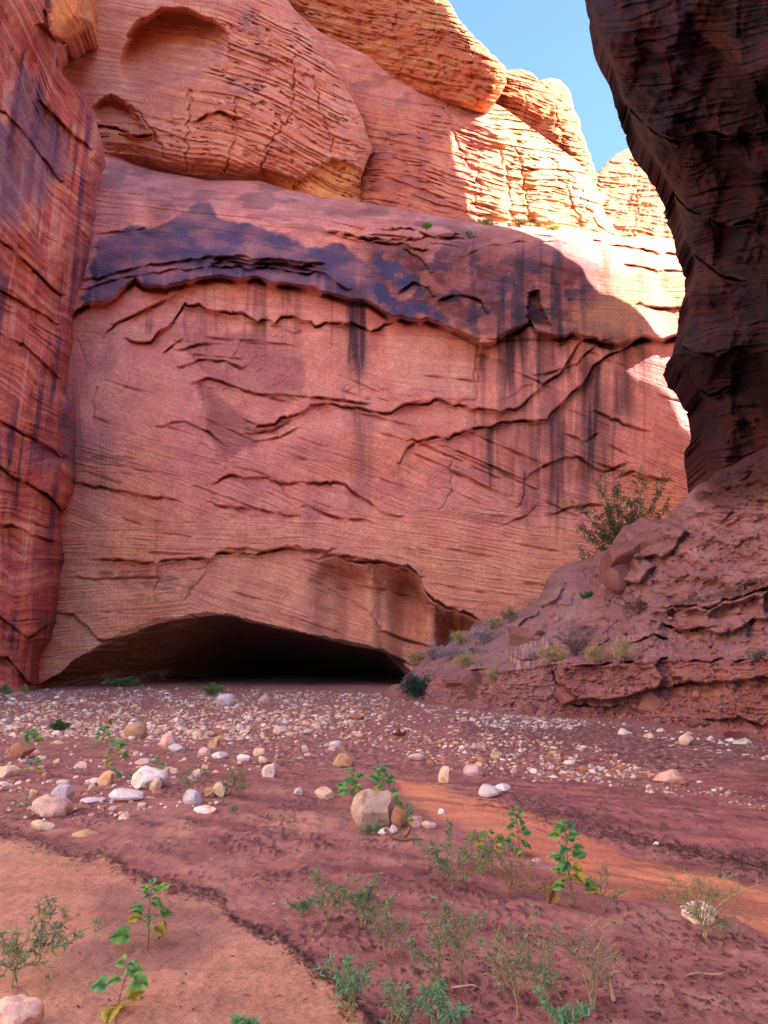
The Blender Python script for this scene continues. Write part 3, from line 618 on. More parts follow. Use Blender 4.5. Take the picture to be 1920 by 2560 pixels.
# ------------------------------------------------------------------ ground
BANK = [(900,1738),(960,1742),(1050,1752),(1130,1762),(1250,1775),(1400,1788),(1600,1800),(1800,1832),(1920,1850),(2300,1925)]
def gz(x, y):
    x = np.asarray(x, float); y = np.asarray(y, float)
    z = .05*fbm(x/5., y/7., 3, 401)+.02*fbm(x/1.3, y/1.6, 3, 402)
    z = z+.10*np.exp(-((x+1.2)/2.2)**2-((y-9.5)/2.2)**2)                    # hump of sand left of centre
    ridge = y-(9.2-.62*(x-.4)); z = z+.10*np.exp(-(ridge/1.1)**2)*ss(-.6, .8, x)  # orange sand bar
    z = z-.07*np.exp(-((y-(13.5-.5*x))/1.8)**2)*ss(.5, 3, x)                # muddy channel
    z = z+.06*ss(24, 38, y)
    return z
def ground_hit(px, py):
    x, yy, zz = ray(px, py); Y = -CAMZ/zz*yy
    for _ in range(6):
        X = x/yy*Y; Y = (gz(X, Y)-CAMZ)/zz*yy
    X = float(x/yy*Y); return np.array([X, float(Y), ztrue(X, float(Y)) if GTRUE else float(gz(X, Y))])
GTRUE = []
def ztrue(x, y):
    r = int(np.clip(np.searchsorted(GTRUE[0], y), 0, len(GTRUE[0])-1)); n = GTRUE[1].shape[1]; sc = x/(GTRUE[0][r]*.64+3.2)
    return float(GTRUE[1][r, int(np.clip(round((sc+1)/2*(n-1)), 0, n-1))])
SHORE = [(-3000,2060),(-60,2090),(60,2100),(110,2118),(150,2135),(215,2150),(260,2135),(285,2160),(330,2190),(390,2212),(440,2225),(520,2235),(560,2262),(570,2290),(640,2330),(700,2350),(740,2385),(790,2425),(830,2450),(870,2500),(930,2560),(1000,2650)]
def ground():
    H, Wd = int(860*Q), int(820*Q)
    t = np.linspace(0, 1, H)[:, None]; s = np.linspace(-1, 1, Wd)[None]
    # rows spaced evenly in the picture for the nearer part
    pyr = lerp(3300, 1690, t**.82); _, yy, zz = ray(960+0*pyr, pyr); Yr = np.where(zz < -.012, -CAMZ/np.minimum(zz, -.012)*yy, 0); Yr = np.maximum.accumulate(np.minimum(Yr, 70), 0)
    Yr = np.where(zz >= -.012, 70+(t-.0)*4, Yr); Yr = np.maximum.accumulate(Yr+np.arange(H)[:, None]*1e-5, 0)
    Y = np.broadcast_to(Yr, (H, Wd)); X = s*(Y*.64+3.2); Z = gz(X, Y)
    px, py = project(X, Y, 0*X)
    n1 = fbm(X*.9, Y*.6, 4, 411); n2 = fbm(X*4, Y*2.5, 4, 412); n3 = fbm(X*14, Y*9, 3, 413)
    d_sh = py-line(px+10*n2*2, SHORE)-14*n2                      # >0: dry sand in the near left corner
    sand = ss(-9, 12, d_sh+22*n3*.6+10*n2)*(1-ss(900, 960, px))
    wet = sand*ss(-30, 40, sdf(px+40*n1, py+30*n1, [(210,2200),(420,2225),(560,2270),(600,2340),(420,2420),(250,2440),(120,2460),(60,2440),(240,2330)]))
    bar = ss(-8, 8, sdf(px+26*n1+10*n2, py+9*n2, [(985,1975),(1060,1985),(1200,2020),(1400,2085),(1600,2150),(1760,2185),(3400,2600),(3400,3400),(1880,2330),(1700,2270),(1500,2240),(1400,2180),(1290,2120),(1150,2080),(1040,2040),(990,2015)]))
    lightp = ss(-.05, .25, n1+.3*n2)*ss(-10, 30, sdf(px, py, [(400,2050),(760,2020),(900,2090),(820,2150),(560,2160),(380,2110)]))
    lightp = np.maximum(lightp, ss(.1, .4, n1)*ss(-20, 40, sdf(px, py, [(950,2190),(1200,2230),(1420,2290),(1300,2330),(1000,2260)])))
    mudz = ss(-30, 30, sdf(px+60*n1, py+16*n2, [(640,1790),(1000,1770),(1300,1800),(2000,1850),(2000,2180),(1500,2090),(1100,1980),(900,1940),(760,1920),(620,1900)]))
    shiny = ss(-25, 25, sdf(px, py+25*n1, [(1380,1915),(1560,1905),(2000,1915),(2000,2050),(1780,2020),(1560,1975)]))*ss(-.05, .2, n1*.5+fbm(X*1.4, Y*5, 3, 414))
    dark = ss(-12, 16, sdf(px+50*n1, py+8*n2, [(1100,1790),(1400,1810),(2000,1850),(2000,1930),(1600,1900),(1200,1855)]))
    far = ss(13, 20, Y)
    # relief
    Z = Z+.012*sand*pn(X*2.2+Y*1.2+n1*2, Y*8-X*2, 415)*.7                # faint ripples
    Z = Z+.010*bar*np.sin((Y*1.6+X*1.1+.5*n1)*14)*.6
    Z = Z+.028*n2*(1-.7*np.maximum(sand, bar))+.008*n3
    rip = ss(-8, 20, sdf(px, py, [(380,2110),(560,2040),(760,2040),(860,2100),(640,2150),(400,2140)])); Z = Z+.012*rip*np.sin((Y*3+X*.6+1.2*n1)*9)
    Z = Z-.02*(1-sand)*ss(20, 0, np.abs(d_sh))*0
    c = np.zeros(X.shape+(3,))+np.array((.30, .135, .13))                 # dark red mud crust
    c = mixc(c, .6*ss(-.3, .5, n1), (.30, .14, .125)); c = mixc(c, .45*ss(.05, .5, n2), (.175, .075, .078))
    c = mixc(c, .7*far*(.6+.8*n1), (.30, .145, .095))
    c = mixc(c, .75*lightp, (.44, .25, .19)); c = mixc(c, .75*mudz, (.33, .135, .15)); c = mixc(c, .6*dark, (.10, .045, .055))
    c = mixc(c, .92*sand, (.49, .275, .185)); c = mixc(c, .85*wet, (.29, .165, .145)); c = mixc(c, .9*bar, (.60, .265, .145))
    al = (X-.62*Y)/1.18; cr = (.62*X+Y)/1.18; fs = fbm(al*.45, cr*3.4, 4, 435); nf = (1-sand)*ss(16, 12, Y)
    c = mixc(c, .5*nf*ss(.05, .4, fs), (.37, .19, .165)); c = mixc(c, .55*nf*ss(.05, .4, -fs), (.16, .062, .068)); Z = Z+.012*nf*fs+.006*(1-sand)*np.abs(pn(X*7, Y*7, 436))
    gr = ss(-30, 30, sdf(px+40*n1, py+12*n2, [(0,1722),(980,1728),(1130,1765),(1500,1800),(1920,1850),(1920,1905),(1600,1950),(1100,1925),(760,1930),(560,1900),(300,1870),(0,1860)]))
    sp = pn(X*11, Y*7, 430); c = mixc(c, .65*gr*ss(.18, .36, sp), (.50, .40, .36)); sp2 = pn(X*16, Y*10, 431); c = mixc(c, .5*gr*ss(.22, .4, sp2), (.38, .24, .18)); c = mixc(c, .5*gr*ss(.15, .4, -sp), (.13, .06, .06)); Z = Z+.02*gr*np.maximum(sp, 0)
    c = mixc(c, .4*ss(.1, .4, fbm(X*1.1+9, Y*3.2, 4, 432))*(1-sand)*(1-bar)*ss(14, 11, Y), (.42, .25, .21))
    c = mixc(c, .5*sand*ss(.2, .4, pn(X*38, Y*30, 433)), (.30, .15, .10)); c = mixc(c, .35*sand*ss(.05, .5, fbm(X*.8+4, Y*2.4-X*.5, 4, 434)), (.52, .33, .25))
    # dark plant-litter lines
    fl = ss(.02, .16, fbm(X*26+Y*4, Y*9, 3, 416)); k = .9*ss(17, 3, np.abs(d_sh+6))*fl*(px < 950)
    l2 = py-line(px+20*n2, [(1200,2005),(1300,2030),(1480,2075),(1650,2120),(1800,2150),(2000,2180),(3400,2500)]); k = np.maximum(k, .85*ss(24, 6, np.abs(l2))*fl*ss(1180, 1260, px))
    tw = ss(.16, .3, fbm(X*30, Y*8, 3, 417))*ss(-.1, .3, fbm(X*1.5, Y*1.2, 3, 418)); k = np.maximum(k, .8*tw*(1-sand)*(1-bar)*ss(15, 11, Y))
    tw2 = ss(.22, .34, fbm(X*7, Y*4, 3, 419))*ss(-.1, .2, n1); k = np.maximum(k, .6*tw2*mudz)
    c = mixc(c, k, (.055, .03, .03)); Z = Z+.012*k
    gl = np.clip(.30*mudz+.75*shiny+.12*(1-sand)*(1-bar), 0, 1)
    Z = Z-.5*shiny*.02
    g1 = (np.stack([X, Y, Z], -1), c, np.stack([X*2, Y*2, 0*X], -1), gl)
    GTRUE.extend([Y[:, 0].copy(), Z.copy()])
    # the rest of the valley floor
    gx, gy = np.meshgrid(np.linspace(-400, 400, 81), np.linspace(-400, 400, 81), indexing='xy'); gzv = -.25+0*gx
    g2 = (np.stack([gx, gy, gzv], -1), np.zeros(gx.shape+(3,))+np.array((.42, .18, .11)), np.stack([gx, gy, 0*gx], -1), np.zeros(gx.shape))
    return [g1, g2]
def soil_material():
    m = rock_material("river_mud_and_sand", fine=.1, bump=.4, grain=8, sat=1.0); n = m.node_tree; b = n.nodes['Principled BSDF']
    r = b.inputs['Roughness'].links[0].from_node; r.inputs[2].default_value = .9; r.inputs[3].default_value = .92; r.inputs[4].default_value = .10; b.inputs['Specular IOR Level'].default_value = .45
    return m
M_ground = soil_material()
def build_ground():
    grids = ground(); V = np.concatenate([g[0].reshape(-1, 3) for g in grids]); off = 0; F = []
    for g in grids: F.append(grid_faces(*g[0].shape[:2], off)); off += g[0].shape[0]*g[0].shape[1]
    me = raw_mesh("ground", V, F); attr_col(me, "Col", np.concatenate([g[1].reshape(-1, 3) for g in grids])); attr_vec(me, "bed", np.concatenate([g[2].reshape(-1, 3) for g in grids])); attr_f(me, "gloss", np.concatenate([g[3].reshape(-1) for g in grids]))
    tag(link("ground", me, M_ground), "red muddy and sandy dry river bed", "ground", None, 'structure')
build_ground()

# ------------------------------------------------------------------ slope of soil and rock on the right
def bank_slope():
    bot = [(985,1758),(1010,1766),(1050,1772),(1130,1782),(1250,1795),(1400,1808),(1600,1820),(1800,1852),(1920,1870),(2400,1960)]
    top = rough([(990,1750),(998,1712),(1015,1692),(1060,1645),(1130,1602),(1190,1562),(1270,1542),(1352,1492),(1380,1432),(1400,1412),(1455,1402),(1520,1368),(1560,1318),(1600,1296),(1655,1302),(1695,1258),(1740,1222),(1790,1185),(1850,1150),(1920,1115),(2400,900)], 5, 501, 8)
    px, py = coons(bot, top, [bot[0],top[0]], [bot[-1],top[-1]], int(620*Q), int(330*Q))
    Yb = np.array([ground_hit(a, b)[1] for a, b in BANK]); yb = np.interp(px, [a for a, _ in BANK], Yb)
    tl = line(px, top); bt = line(px, [(905,1728),(1000,1700),(1100,1690),(1200,1688),(1300,1672),(1388,1659),(1498,1653),(1712,1647),(1920,1647),(2400,1640)]); bb = line(px, BANK)
    yt = line(px, [(905,33.5),(1000,35),(1200,35.5),(1400,33.5),(1600,29.5),(1690,26.6),(1770,25),(1920,21.5),(2400,14)])
    wpx = px+12*fbm(px/60., py/60., 3, 502); wpy = py+10*fbm(px/60., py/60., 3, 503)
    f = np.clip((bt-py)/np.maximum(bt-tl, 5), 0, 1); g = np.clip((bb-py)/np.maximum(bb-bt, 5), -1, 1)
    D = yb+.5*ss(0, 1, g)-.4*np.exp(-(np.maximum(bb-py, 0)/14.))
    D = D+(f > 0)*((yt-yb-.5)*f**.85)
    D += .7*np.abs(fbm(px/90., py/60., 4, 504))*ss(0, .2, f+.05)+.4*fbm(px/110., py/80., 4, 515)*ss(0, .2, f+.05)+.22*fbm(px/34., py/24., 4, 505)
    u, v = bedding(px, py, 4, 506, 1.5); D += .05*bed_relief(u, v, 507, 1.4)+.16*np.abs(fbm(px/15., py/10., 4, 512))+.14*np.abs(pn(px/7., py/5., 513))*ss(-.1, .3, fbm(px/60., py/40., 2, 514))
    # angular blocks: cellular facets
    cx, cy_ = wpx/62., wpy/46.; ix, iy = np.floor(cx), np.floor(cy_); best = np.full(px.shape, 9.); sec = best.copy(); val = np.zeros(px.shape)
    for dx in (-1, 0, 1):
        for dy in (-1, 0, 1):
            jx, jy = (ix+dx).astype(int), (iy+dy).astype(int); h = _perm[(_perm[jx & 4095]+jy) & 4095]; h2 = _perm[(h+77) & 4095]; h3 = _perm[(h+991) & 4095]
            ox, oy = jx+h/4096., jy+h2/4096.; d = np.hypot(cx-ox, cy_-oy); tx = (cx-ox)*(h3/2048.-1)+(cy_-oy)*(h/2048.-1)
            sec = np.where(d < best, best, np.minimum(sec, d)); val = np.where(d < best, h3/4096.-.5+.9*tx, val); best = np.minimum(best, d)
    blk = ss(-.15, .25, fbm(px/170., py/120., 2, 508)+.12); D += .38*val*blk*(.4+.6*(f > 0))*ss(0, .16, sec-best)
    for pts, d, w_, R in (([(1388,1660),(1498,1654),(1712,1648),(1930,1648),(2100,1648)], .45, 12, 30), ([(1666,1520),(1720,1515),(1800,1508),(1860,1490),(1930,1462),(2100,1440)], 1.4, 26, 50), ([(1640,1545),(1700,1575),(1780,1560)], .7, 14, 25),
                         ([(1580,1600),(1640,1590),(1680,1600)], .6, 12, 25), ([(1400,1740),(1440,1760),(1520,1765),(1600,1755)], .35, 10, 25), ([(1620,1720),(1700,1705),(1780,1715)], .4, 10, 25), ([(1100,1680),(1160,1672),(1230,1676)], .35, 9, 25),
                         ([(1780,1800),(1850,1795),(1920,1810)], .4, 9, 20),
                         ([(1380,1660),(1390,1700),(1420,1745)], .3, 10, 25)):
        D += ledge(px, py, pts, d, w=w_, R=R, jag=8)
    for poly, h in (([(1390,1664),(1500,1656),(1630,1654),(1665,1690),(1640,1725),(1560,1745),(1440,1758),(1400,1710)], .8), ([(1665,1652),(1930,1650),(1930,1700),(1760,1712),(1680,1700)], .55), ([(1110,1682),(1180,1676),(1185,1715),(1120,1720)], .5),
                    ([(1260,1600),(1350,1575),(1385,1610),(1340,1650),(1275,1640)], .7), ([(1560,1330),(1680,1300),(1720,1330),(1650,1400),(1570,1390)], .9), ([(1510,1400),(1600,1380),(1640,1420),(1600,1460),(1530,1450)], .8), ([(1690,1530),(1900,1480),(1930,1540),(1800,1590),(1700,1575)], .7), ([(1250,1548),(1300,1535),(1370,1500),(1400,1440),(1420,1470),(1340,1545),(1270,1580)], .7)):
        e = sdf(px+9*jagf(py, int(poly[0][0]), 22), py+9*jagf(px, int(poly[0][1]), 26), poly); D -= h*ss(-3, 7, e)*(1-.25*ss(0, 45, e))
    D += roundedge(px, py, top, 26, 1.0)
    P = W(px, py, D)
    n1 = fbm(px/110., py/70., 4, 509); n2 = fbm(px/30., py/22., 4, 510)
    c = np.zeros(px.shape+(3,))+np.array((.30, .15, .155)); c = mixc(c, .6*ss(-.2, .4, n1), (.38, .21, .21)); c = mixc(c, .5*ss(0, .5, n2), (.18, .075, .075))
    c = mixc(c, .7*ss(-20, 30, sdf(px+20*n2, py+20*n2, [(1180,1570),(1400,1450),(1480,1500),(1400,1640),(1200,1680),(1050,1680)])), (.36, .225, .22))
    c = mixc(c, .6*(f <= 0)*ss(1380, 1420, px), (.29, .11, .10))
    c = mixc(c, .8*ss(-6, 8, sdf(px+14*n2, py+10*n2, [(1670,1505),(1760,1490),(1930,1430),(1930,1455),(1850,1488),(1700,1518)])), (.07, .042, .045))
    c = mixc(c, .93*ss(1330, 1190, py+40*n1)*ss(1690, 1800, px+40*n2), (.050, .0135, .016))  # top right blends into the wall's shade-darkened colour
    k = ss(.1, .4, pn(px/5., py/40., 511))*ss(-10, 10, sdf(px+10*n2, py+10*n2, [(1265,1610),(1370,1600),(1375,1625),(1310,1690),(1275,1690)])); c = mixc(c, .7*k, (.66, .50, .46))
    return [finish(P, c, np.stack([u/100, v/100, 0*u], -1), np.zeros(px.shape), 'T', [(.3,.01),(.9,.04),(2,.08),(4,.12)])], (px, py, P)
_bs, BANKGRID = bank_slope()
cliff("bank_slope", _bs, M_soil, "slumped bank of red soil and broken rock below the dark wall")

# ------------------------------------------------------------------ stones
import bmesh
def ico(sub):
    bm = bmesh.new(); bmesh.ops.create_icosphere(bm, subdivisions=sub, radius=1); V = np.array([v.co[:] for v in bm.verts]); F = np.array([[v.index for v in f.verts] for f in bm.faces]); bm.free(); return V, F
ICO = {k: ico(k) for k in (1, 2, 3, 4)}
def rock_shape(sub, seed, facets=7, cut=.72, nz=.10):
    r = np.random.default_rng(seed); V, F = ICO[sub]; V = V.copy()
    for i in range(facets):
        n = r.normal(size=3); n /= np.linalg.norm(n); d = cut*r.uniform(.85, 1.2); t = V@n; V = V-np.outer(np.maximum(t-d, 0), n)
    V = V*(1+nz*fbm(V[:, 0]*1.3+seed, V[:, 1]*1.3+V[:, 2]*.9, 2, seed % 97)[:, None]+.35*nz*pn(V[:, 0]*4+V[:, 2]*3, V[:, 1]*4+seed, seed % 89)[:, None])
    V = V/np.array([np.abs(V[:, i]).max() for i in range(3)]); return V, F
def stone_material():
    m, n, b = new_mat("river_stone"); L = n.links.new
    oi = node(n, 'ShaderNodeObjectInfo'); at = node(n, 'ShaderNodeAttribute', attribute_name='Col'); tc = node(n, 'ShaderNodeTexCoord')
    mx = node(n, 'ShaderNodeMix', data_type='RGBA', blend_type='MULTIPLY'); mx.inputs[0].default_value = 1; L(oi.outputs['Color'], mx.inputs[6]); L(at.outputs['Color'], mx.inputs[7])
    geo = node(n, 'ShaderNodeNewGeometry')
    n1 = node(n, 'ShaderNodeTexNoise'); n1.inputs['Scale'].default_value = 9; n1.inputs['Detail'].default_value = 7; n1.inputs['Roughness'].default_value = .65; L(geo.outputs['Position'], n1.inputs['Vector'])
    n2 = node(n, 'ShaderNodeTexNoise'); n2.inputs['Scale'].default_value = 60; n2.inputs['Detail'].default_value = 4; L(geo.outputs['Position'], n2.inputs['Vector'])
    r1 = node(n, 'ShaderNodeMapRange'); r1.inputs[1].default_value = .52; r1.inputs[2].default_value = .68; L(n1.outputs[0], r1.inputs[0])
    m2 = node(n, 'ShaderNodeMix', data_type='RGBA', blend_type='MULTIPLY'); L(r1.outputs[0], m2.inputs[0]); L(mx.outputs[2], m2.inputs[6]); m2.inputs[7].default_value = (.66, .46, .33, 1)
    r2 = node(n, 'ShaderNodeMapRange'); r2.inputs[1].default_value = .3; r2.inputs[2].default_value = .7; r2.inputs[3].default_value = .8; r2.inputs[4].default_value = 1.15; L(n2.outputs[0], r2.inputs[0])
    vm = node(n, 'ShaderNodeVectorMath', operation='SCALE'); L(m2.outputs[2], vm.inputs[0]); L(r2.outputs[0], vm.inputs['Scale']); L(vm.outputs[0], b.inputs['Base Color'])
    b.inputs['Roughness'].default_value = .8; b.inputs['Specular IOR Level'].default_value = .3
    bp = node(n, 'ShaderNodeBump'); bp.inputs['Strength'].default_value = .35; bp.inputs['Distance'].default_value = .02; L(n1.outputs[0], bp.inputs['Height']); L(bp.outputs[0], b.inputs['Normal'])
    return m
M_stone = stone_material()
def stone_mesh(name, sub, seed, **k):
    V, F = rock_shape(sub, seed, **k); me = raw_mesh(name, V, F); attr_col(me, "Col", np.ones((len(V), 3))); me.materials.append(M_stone); me.set_sharp_from_angle(angle=math.radians(24)); return me
BIG = [stone_mesh("boulder", 4, 900+i, facets=11 if i % 2 else 6, cut=.70 if i % 2 else .8, nz=.16) for i in range(8)]
COB = [stone_mesh("cobble", 3, 950+i, facets=(10, 15, 20)[i % 3], cut=(.68, .60, .55)[i % 3], nz=.06) for i in range(12)]
WHITE = (.74, .73, .69); GREY = (.52, .54, .56); TANC = (.62, .52, .38); OCHRE = (.53, .38, .22); PINKC = (.62, .47, .41); BROWN = (.36, .19, .12); REDC = (.40, .17, .13)
def place_stone(name, me, px, py, wpx, hpx, col, label, cat, group=None, sink=.25, rz=None, depth=.8):
    p = ground_hit(px, py+hpx*.3); k = math.hypot(p[1], 0)/FPX*1.0
    o = bpy.data.objects.new(name, me); C.objects.link(o); rx = wpx*k/2; hz = hpx*k/2*1.15
    o.scale = (rx, rx*depth, hz/(1-sink*.5)); o.location = (p[0], p[1]+rx*depth*.4, p[2]+hz*(1-sink)); o.rotation_euler = (RNG.uniform(-.12, .12), RNG.uniform(-.15, .15), RNG.uniform(-.35, .35) if rz is None else rz)
    j = RNG.uniform(.9, 1.1); o.color = (col[0]*j, col[1]*j*RNG.uniform(.96, 1.04), col[2]*j*RNG.uniform(.92, 1.08), 1)
    return tag(o, label, cat, group)
NAMED = [
 (815,2044,112,84,TANC,"large rounded tan boulder with leafy plants growing behind it"),
 (1003,2058,52,44,BROWN,"squat brown stone touching the right side of the large tan boulder") ,
 (367,1958,90,46,WHITE,"long white and grey boulder with an ochre end on the left sand"),
 (388,1966,34,30,TANC,"small tan stone leaning on the long white boulder"),
 (263,1955,40,30,OCHRE,"ochre cobble standing beside a flat white one on the left"),
 (234,1958,36,16,WHITE,"low white cobble beside the ochre one on the left"),
 (334,1836,58,36,OCHRE,"bright ochre boulder with a white stone in front, mid left"),
 (417,1864,48,40,PINKC,"pale pink boulder with a grey slab against its foot"),
 (440,1876,42,20,GREY,"grey slab lying against the foot of the pale pink boulder"),
 (49,1884,58,38,BROWN,"dark tan boulder with a yellow green plant behind, at the left edge"),
 (859,1908,56,32,OCHRE,"smooth orange tan boulder alone on the red mud"),
 (674,1931,42,30,WHITE,"pointed white stone with a shaded left face on the mud"),
 (608,1899,34,18,WHITE,"white cobble just left of a pair of cobbles mid picture"),
 (648,1888,34,20,TANC,"tan cobble of a pair in the middle of the mud"),
 (547,1893,42,18,WHITE,"long white cobble right of the grey slab"),
 (512,1884,34,18,PINKC,"pinkish cobble close to the grey slab"),
 (535,1864,34,22,OCHRE,"ochre cobble behind the long white cobble"),
 (495,1841,32,20,TANC,"tan cobble up the bed behind the grey slab"),
 (561,1757,50,26,GREY,"grey white boulder at the far end of the bed before the cave"),
 (660,1752,28,22,PINKC,"pink upright stone near the cave mouth"),
 (891,1797,38,16,BROWN,"reddish brown cobble right of the centre of the stony bed"),
 (700,1830,38,20,PINKC,"pink rounded cobble in the middle of the stony bed"),
 (121,2029,96,46,PINKC,"large flat pink boulder in the sand at left"),
 (152,1994,56,42,GREY,"white grey block behind the flat pink boulder"),
 (104,2071,66,22,TANC,"low cream stone below the flat pink boulder"),
 (315,2000,94,24,WHITE,"long flat white slab across the left sand"),
 (223,2008,64,12,WHITE,"thin flat white slab beside the white grey block"),
 (480,2002,48,30,GREY,"mauve grey stone under the wispy pale plant"),
 (515,2028,62,12,WHITE,"thin white slab flush with the red mud"),
 (552,1982,42,32,TANC,"tan cobble at the foot of the feathery green plant"),
 (525,1985,30,20,OCHRE,"ochre cobble left of the tan one by the feathery plant"),
 (745,1985,30,18,GREY,"small blue grey wedge of stone alone on the mud"),
 (812,1988,50,30,TANC,"smooth tan dome of stone alone, left of the large tan boulder"),
 (208,2089,62,12,OCHRE,"ochre stone almost buried in the sand"),
 (22,2572,128,66,PINKC,"big pink boulder cut by the bottom left corner"),
 (14,1935,70,28,TANC,"flat tan boulder at the left edge"),
 (82,1985,24,16,OCHRE,"small ochre pebble near the flat pink boulder"),
 (1226,1988,58,28,WHITE,"cream white boulder on the mud right of centre"),
 (1258,1976,42,20,WHITE,"flat white stone behind the cream white boulder"),
 (1186,1931,54,26,PINKC,"pinkish white boulder half sunk in the mud"),
 (1112,1948,32,36,TANC,"narrow tan stone standing on end"),
 (1079,1912,24,16,BROWN,"brown cobble by the pink flat stone right of centre"),
 (1041,1898,44,16,PINKC,"low pink flat stone right of centre"),
 (1678,1950,76,30,PINKC,"pinkish grey boulder beside the shiny wet mud"),
 (1712,1960,26,16,BROWN,"small brown stone against the boulder by the wet mud"),
 (1718,1856,40,24,TANC,"cream boulder in the dark mud at far right"),
 (1559,1833,30,14,WHITE,"white wedge shaped stone on the mud below the bank"),
 (1044,2062,40,22,PINKC,"pale pink stone right of the brown stone by the large boulder"),
 (1073,2070,38,18,PINKC,"pinkish flat stone at the end of the row by the large boulder"),
 (985,2080,24,18,WHITE,"small white stone in front of the large tan boulder"),
 (960,2084,30,14,WHITE,"flat white stone at the foot of the large tan boulder"),
 (1105,2031,20,11,WHITE,"tiny white stone alone on the orange sand bar"),
 (1641,2116,14,8,WHITE,"tiny white pebble on the dark litter line at right"),
 (1345,2157,28,10,PINKC,"flat pink stone behind the tallest leafy plant"),
 (1756,2296,88,38,WHITE,"white boulder tangled in the sprawling dry weed"),
 (1862,1860,46,14,GREY,"flat grey stone in the gravel at the right edge"),
]
NAMED[0] = (935,2044,112,84,(.50,.43,.31),NAMED[0][5])
for i, (px, py, a, b, col, lab) in enumerate(NAMED):
    big = a*b > 2600
    place_stone("boulder" if big else "cobble", (BIG if big else COB)[i*5 % (8 if big else 12)], px, py, a, b, col, lab, "boulder" if big else "stone", None, sink=.3 if b > 15 else .5)
def inpoly(poly, n):
    P = np.array(poly, float); lo, hi = P.min(0), P.max(0); out = []
    while len(out) < n:
        q = RNG.uniform(lo, hi, (n*2, 2)); out += [tuple(a) for a in q[sdf(q[:, 0], q[:, 1], poly) > 0]]
    return out[:n]
PAL = [WHITE, WHITE, (.60,.50,.44), TANC, TANC, OCHRE, PINKC, PINKC, GREY, (.56,.42,.33), BROWN]
ZONES = [  # polygon, count, median size m, spread, palette weights to red, label, group
 ([(-160,1730),(300,1722),(640,1722),(980,1735),(960,1800),(700,1850),(400,1850),(-160,1840)], 11000, .052, .66, PAL, "pale cobble in the dense stony bed before the cave", "cobbles in the stony bed before the cave"),
 ([(-260,1830),(400,1840),(760,1840),(1000,1790),(1040,1830),(760,1900),(460,1960),(-260,1990)], 1500, .052, .66, PAL, "pale cobble scattered over red sand left of the middle", "cobbles scattered on the red sand"),
 ([(640,1800),(1000,1740),(1240,1800),(1500,1870),(1640,1940),(1500,1960),(1100,1910),(900,1860)], 3600, .05, .55, PAL+[REDC,REDC,BROWN], "small cobble half sunk in the muddy gravel of the middle", "cobbles in the muddy gravel"),
 ([(990,1745),(1130,1772),(1300,1790),(1480,1800),(1480,1825),(1250,1822),(1080,1790)], 1100, .055, .45, [WHITE,GREY,GREY,(.52,.52,.55),PINKC], "pale grey cobble in the gravel strip below the bank", "cobbles in the gravel strip below the bank"),
 ([(1480,1800),(1800,1840),(2150,1900),(2150,1930),(1700,1872),(1560,1840)], 330, .06, .5, [WHITE,GREY,PINKC,TANC], "pale cobble on dark mud near the right edge", "cobbles near the right edge"),
 ([(1000,1900),(1300,1920),(1700,1940),(1920,2000),(1920,2030),(1500,1960),(1200,1950)], 700, .03, .5, PAL+[REDC,REDC], "small stone on red mud beside the shiny channel", "small stones by the channel"),
 ([(0,1960),(420,1960),(560,2010),(300,2050),(0,2050)], 110, .05, .5, PAL, "small pale stone on the near left sand", "small stones on the near left sand"),
 ([(950,2000),(1250,2000),(1500,2100),(1300,2300),(1000,2300),(500,2300),(420,2080)], 45, .016, .4, PAL, "pebble on the near red mud", "pebbles on the near mud"),
]
allst = []
for zi, (poly, cnt, med, spr, pal, lab, grp) in enumerate(ZONES):
    for q in inpoly(poly, cnt):
        cl = float(pn(q[0]/50., q[1]/14., 440+zi))
        if zi < 6 and RNG.random() > (.85 if zi == 0 else .55)+1.3*cl: continue
        p = ground_hit(*q); sz = med*math.exp(RNG.normal(0, spr)); sz = min(sz, .26)
        allst.append((sz/p[1]*FPX, p, sz, pal[RNG.integers(len(pal))], lab, grp))
allst.sort(key=lambda a: -a[0])
NIND = 225
for i, (wp, p, sz, col, lab, grp) in enumerate(allst[:NIND]):
    o = bpy.data.objects.new("cobble", COB[int(RNG.integers(12))]); C.objects.link(o); h = sz*.5*RNG.uniform(.42, .75)
    o.scale = (sz*.5, sz*.5*RNG.uniform(.65, 1), h); o.location = (p[0], p[1], p[2]+h*RNG.uniform(-.1, .35)); o.rotation_euler = (RNG.uniform(-.3, .3), RNG.uniform(-.3, .3), RNG.uniform(0, 6.3))
    j = RNG.uniform(.8, 1.12); o.color = (col[0]*j, col[1]*j, col[2]*j, 1); tag(o, lab, "stone", grp)
GS = [rock_shape(1, 970+i, facets=4, cut=.7, nz=.05) for i in range(6)]; GS2 = [rock_shape(2, 980+i, facets=9, cut=.66, nz=.07) for i in range(6)]
Vs, Fs, Cs, off = [], [], [], 0
for i, (wp, p, sz, col, lab, grp) in enumerate(allst[NIND:]):
    V, F = (GS2 if wp > 8 else GS)[int(RNG.integers(6))]; a = RNG.uniform(0, 6.3); c_, s_ = math.cos(a), math.sin(a)
    V = V*np.array([.5*sz, .5*sz*RNG.uniform(.65, 1), .5*sz*RNG.uniform(.45, .85)]); V = np.stack([V[:, 0]*c_-V[:, 1]*s_, V[:, 0]*s_+V[:, 1]*c_, V[:, 2]], 1)+p+np.array([0, 0, -sz*.01])
    Vs.append(V); Fs.append(F+off); off += len(V); Cs.append(np.tile(np.array(col)*RNG.uniform(.75, 1.1), (len(V), 1)))
me = raw_mesh("gravel", np.concatenate(Vs), np.concatenate(Fs)); attr_col(me, "Col", np.concatenate(Cs)); me.materials.append(M_stone)
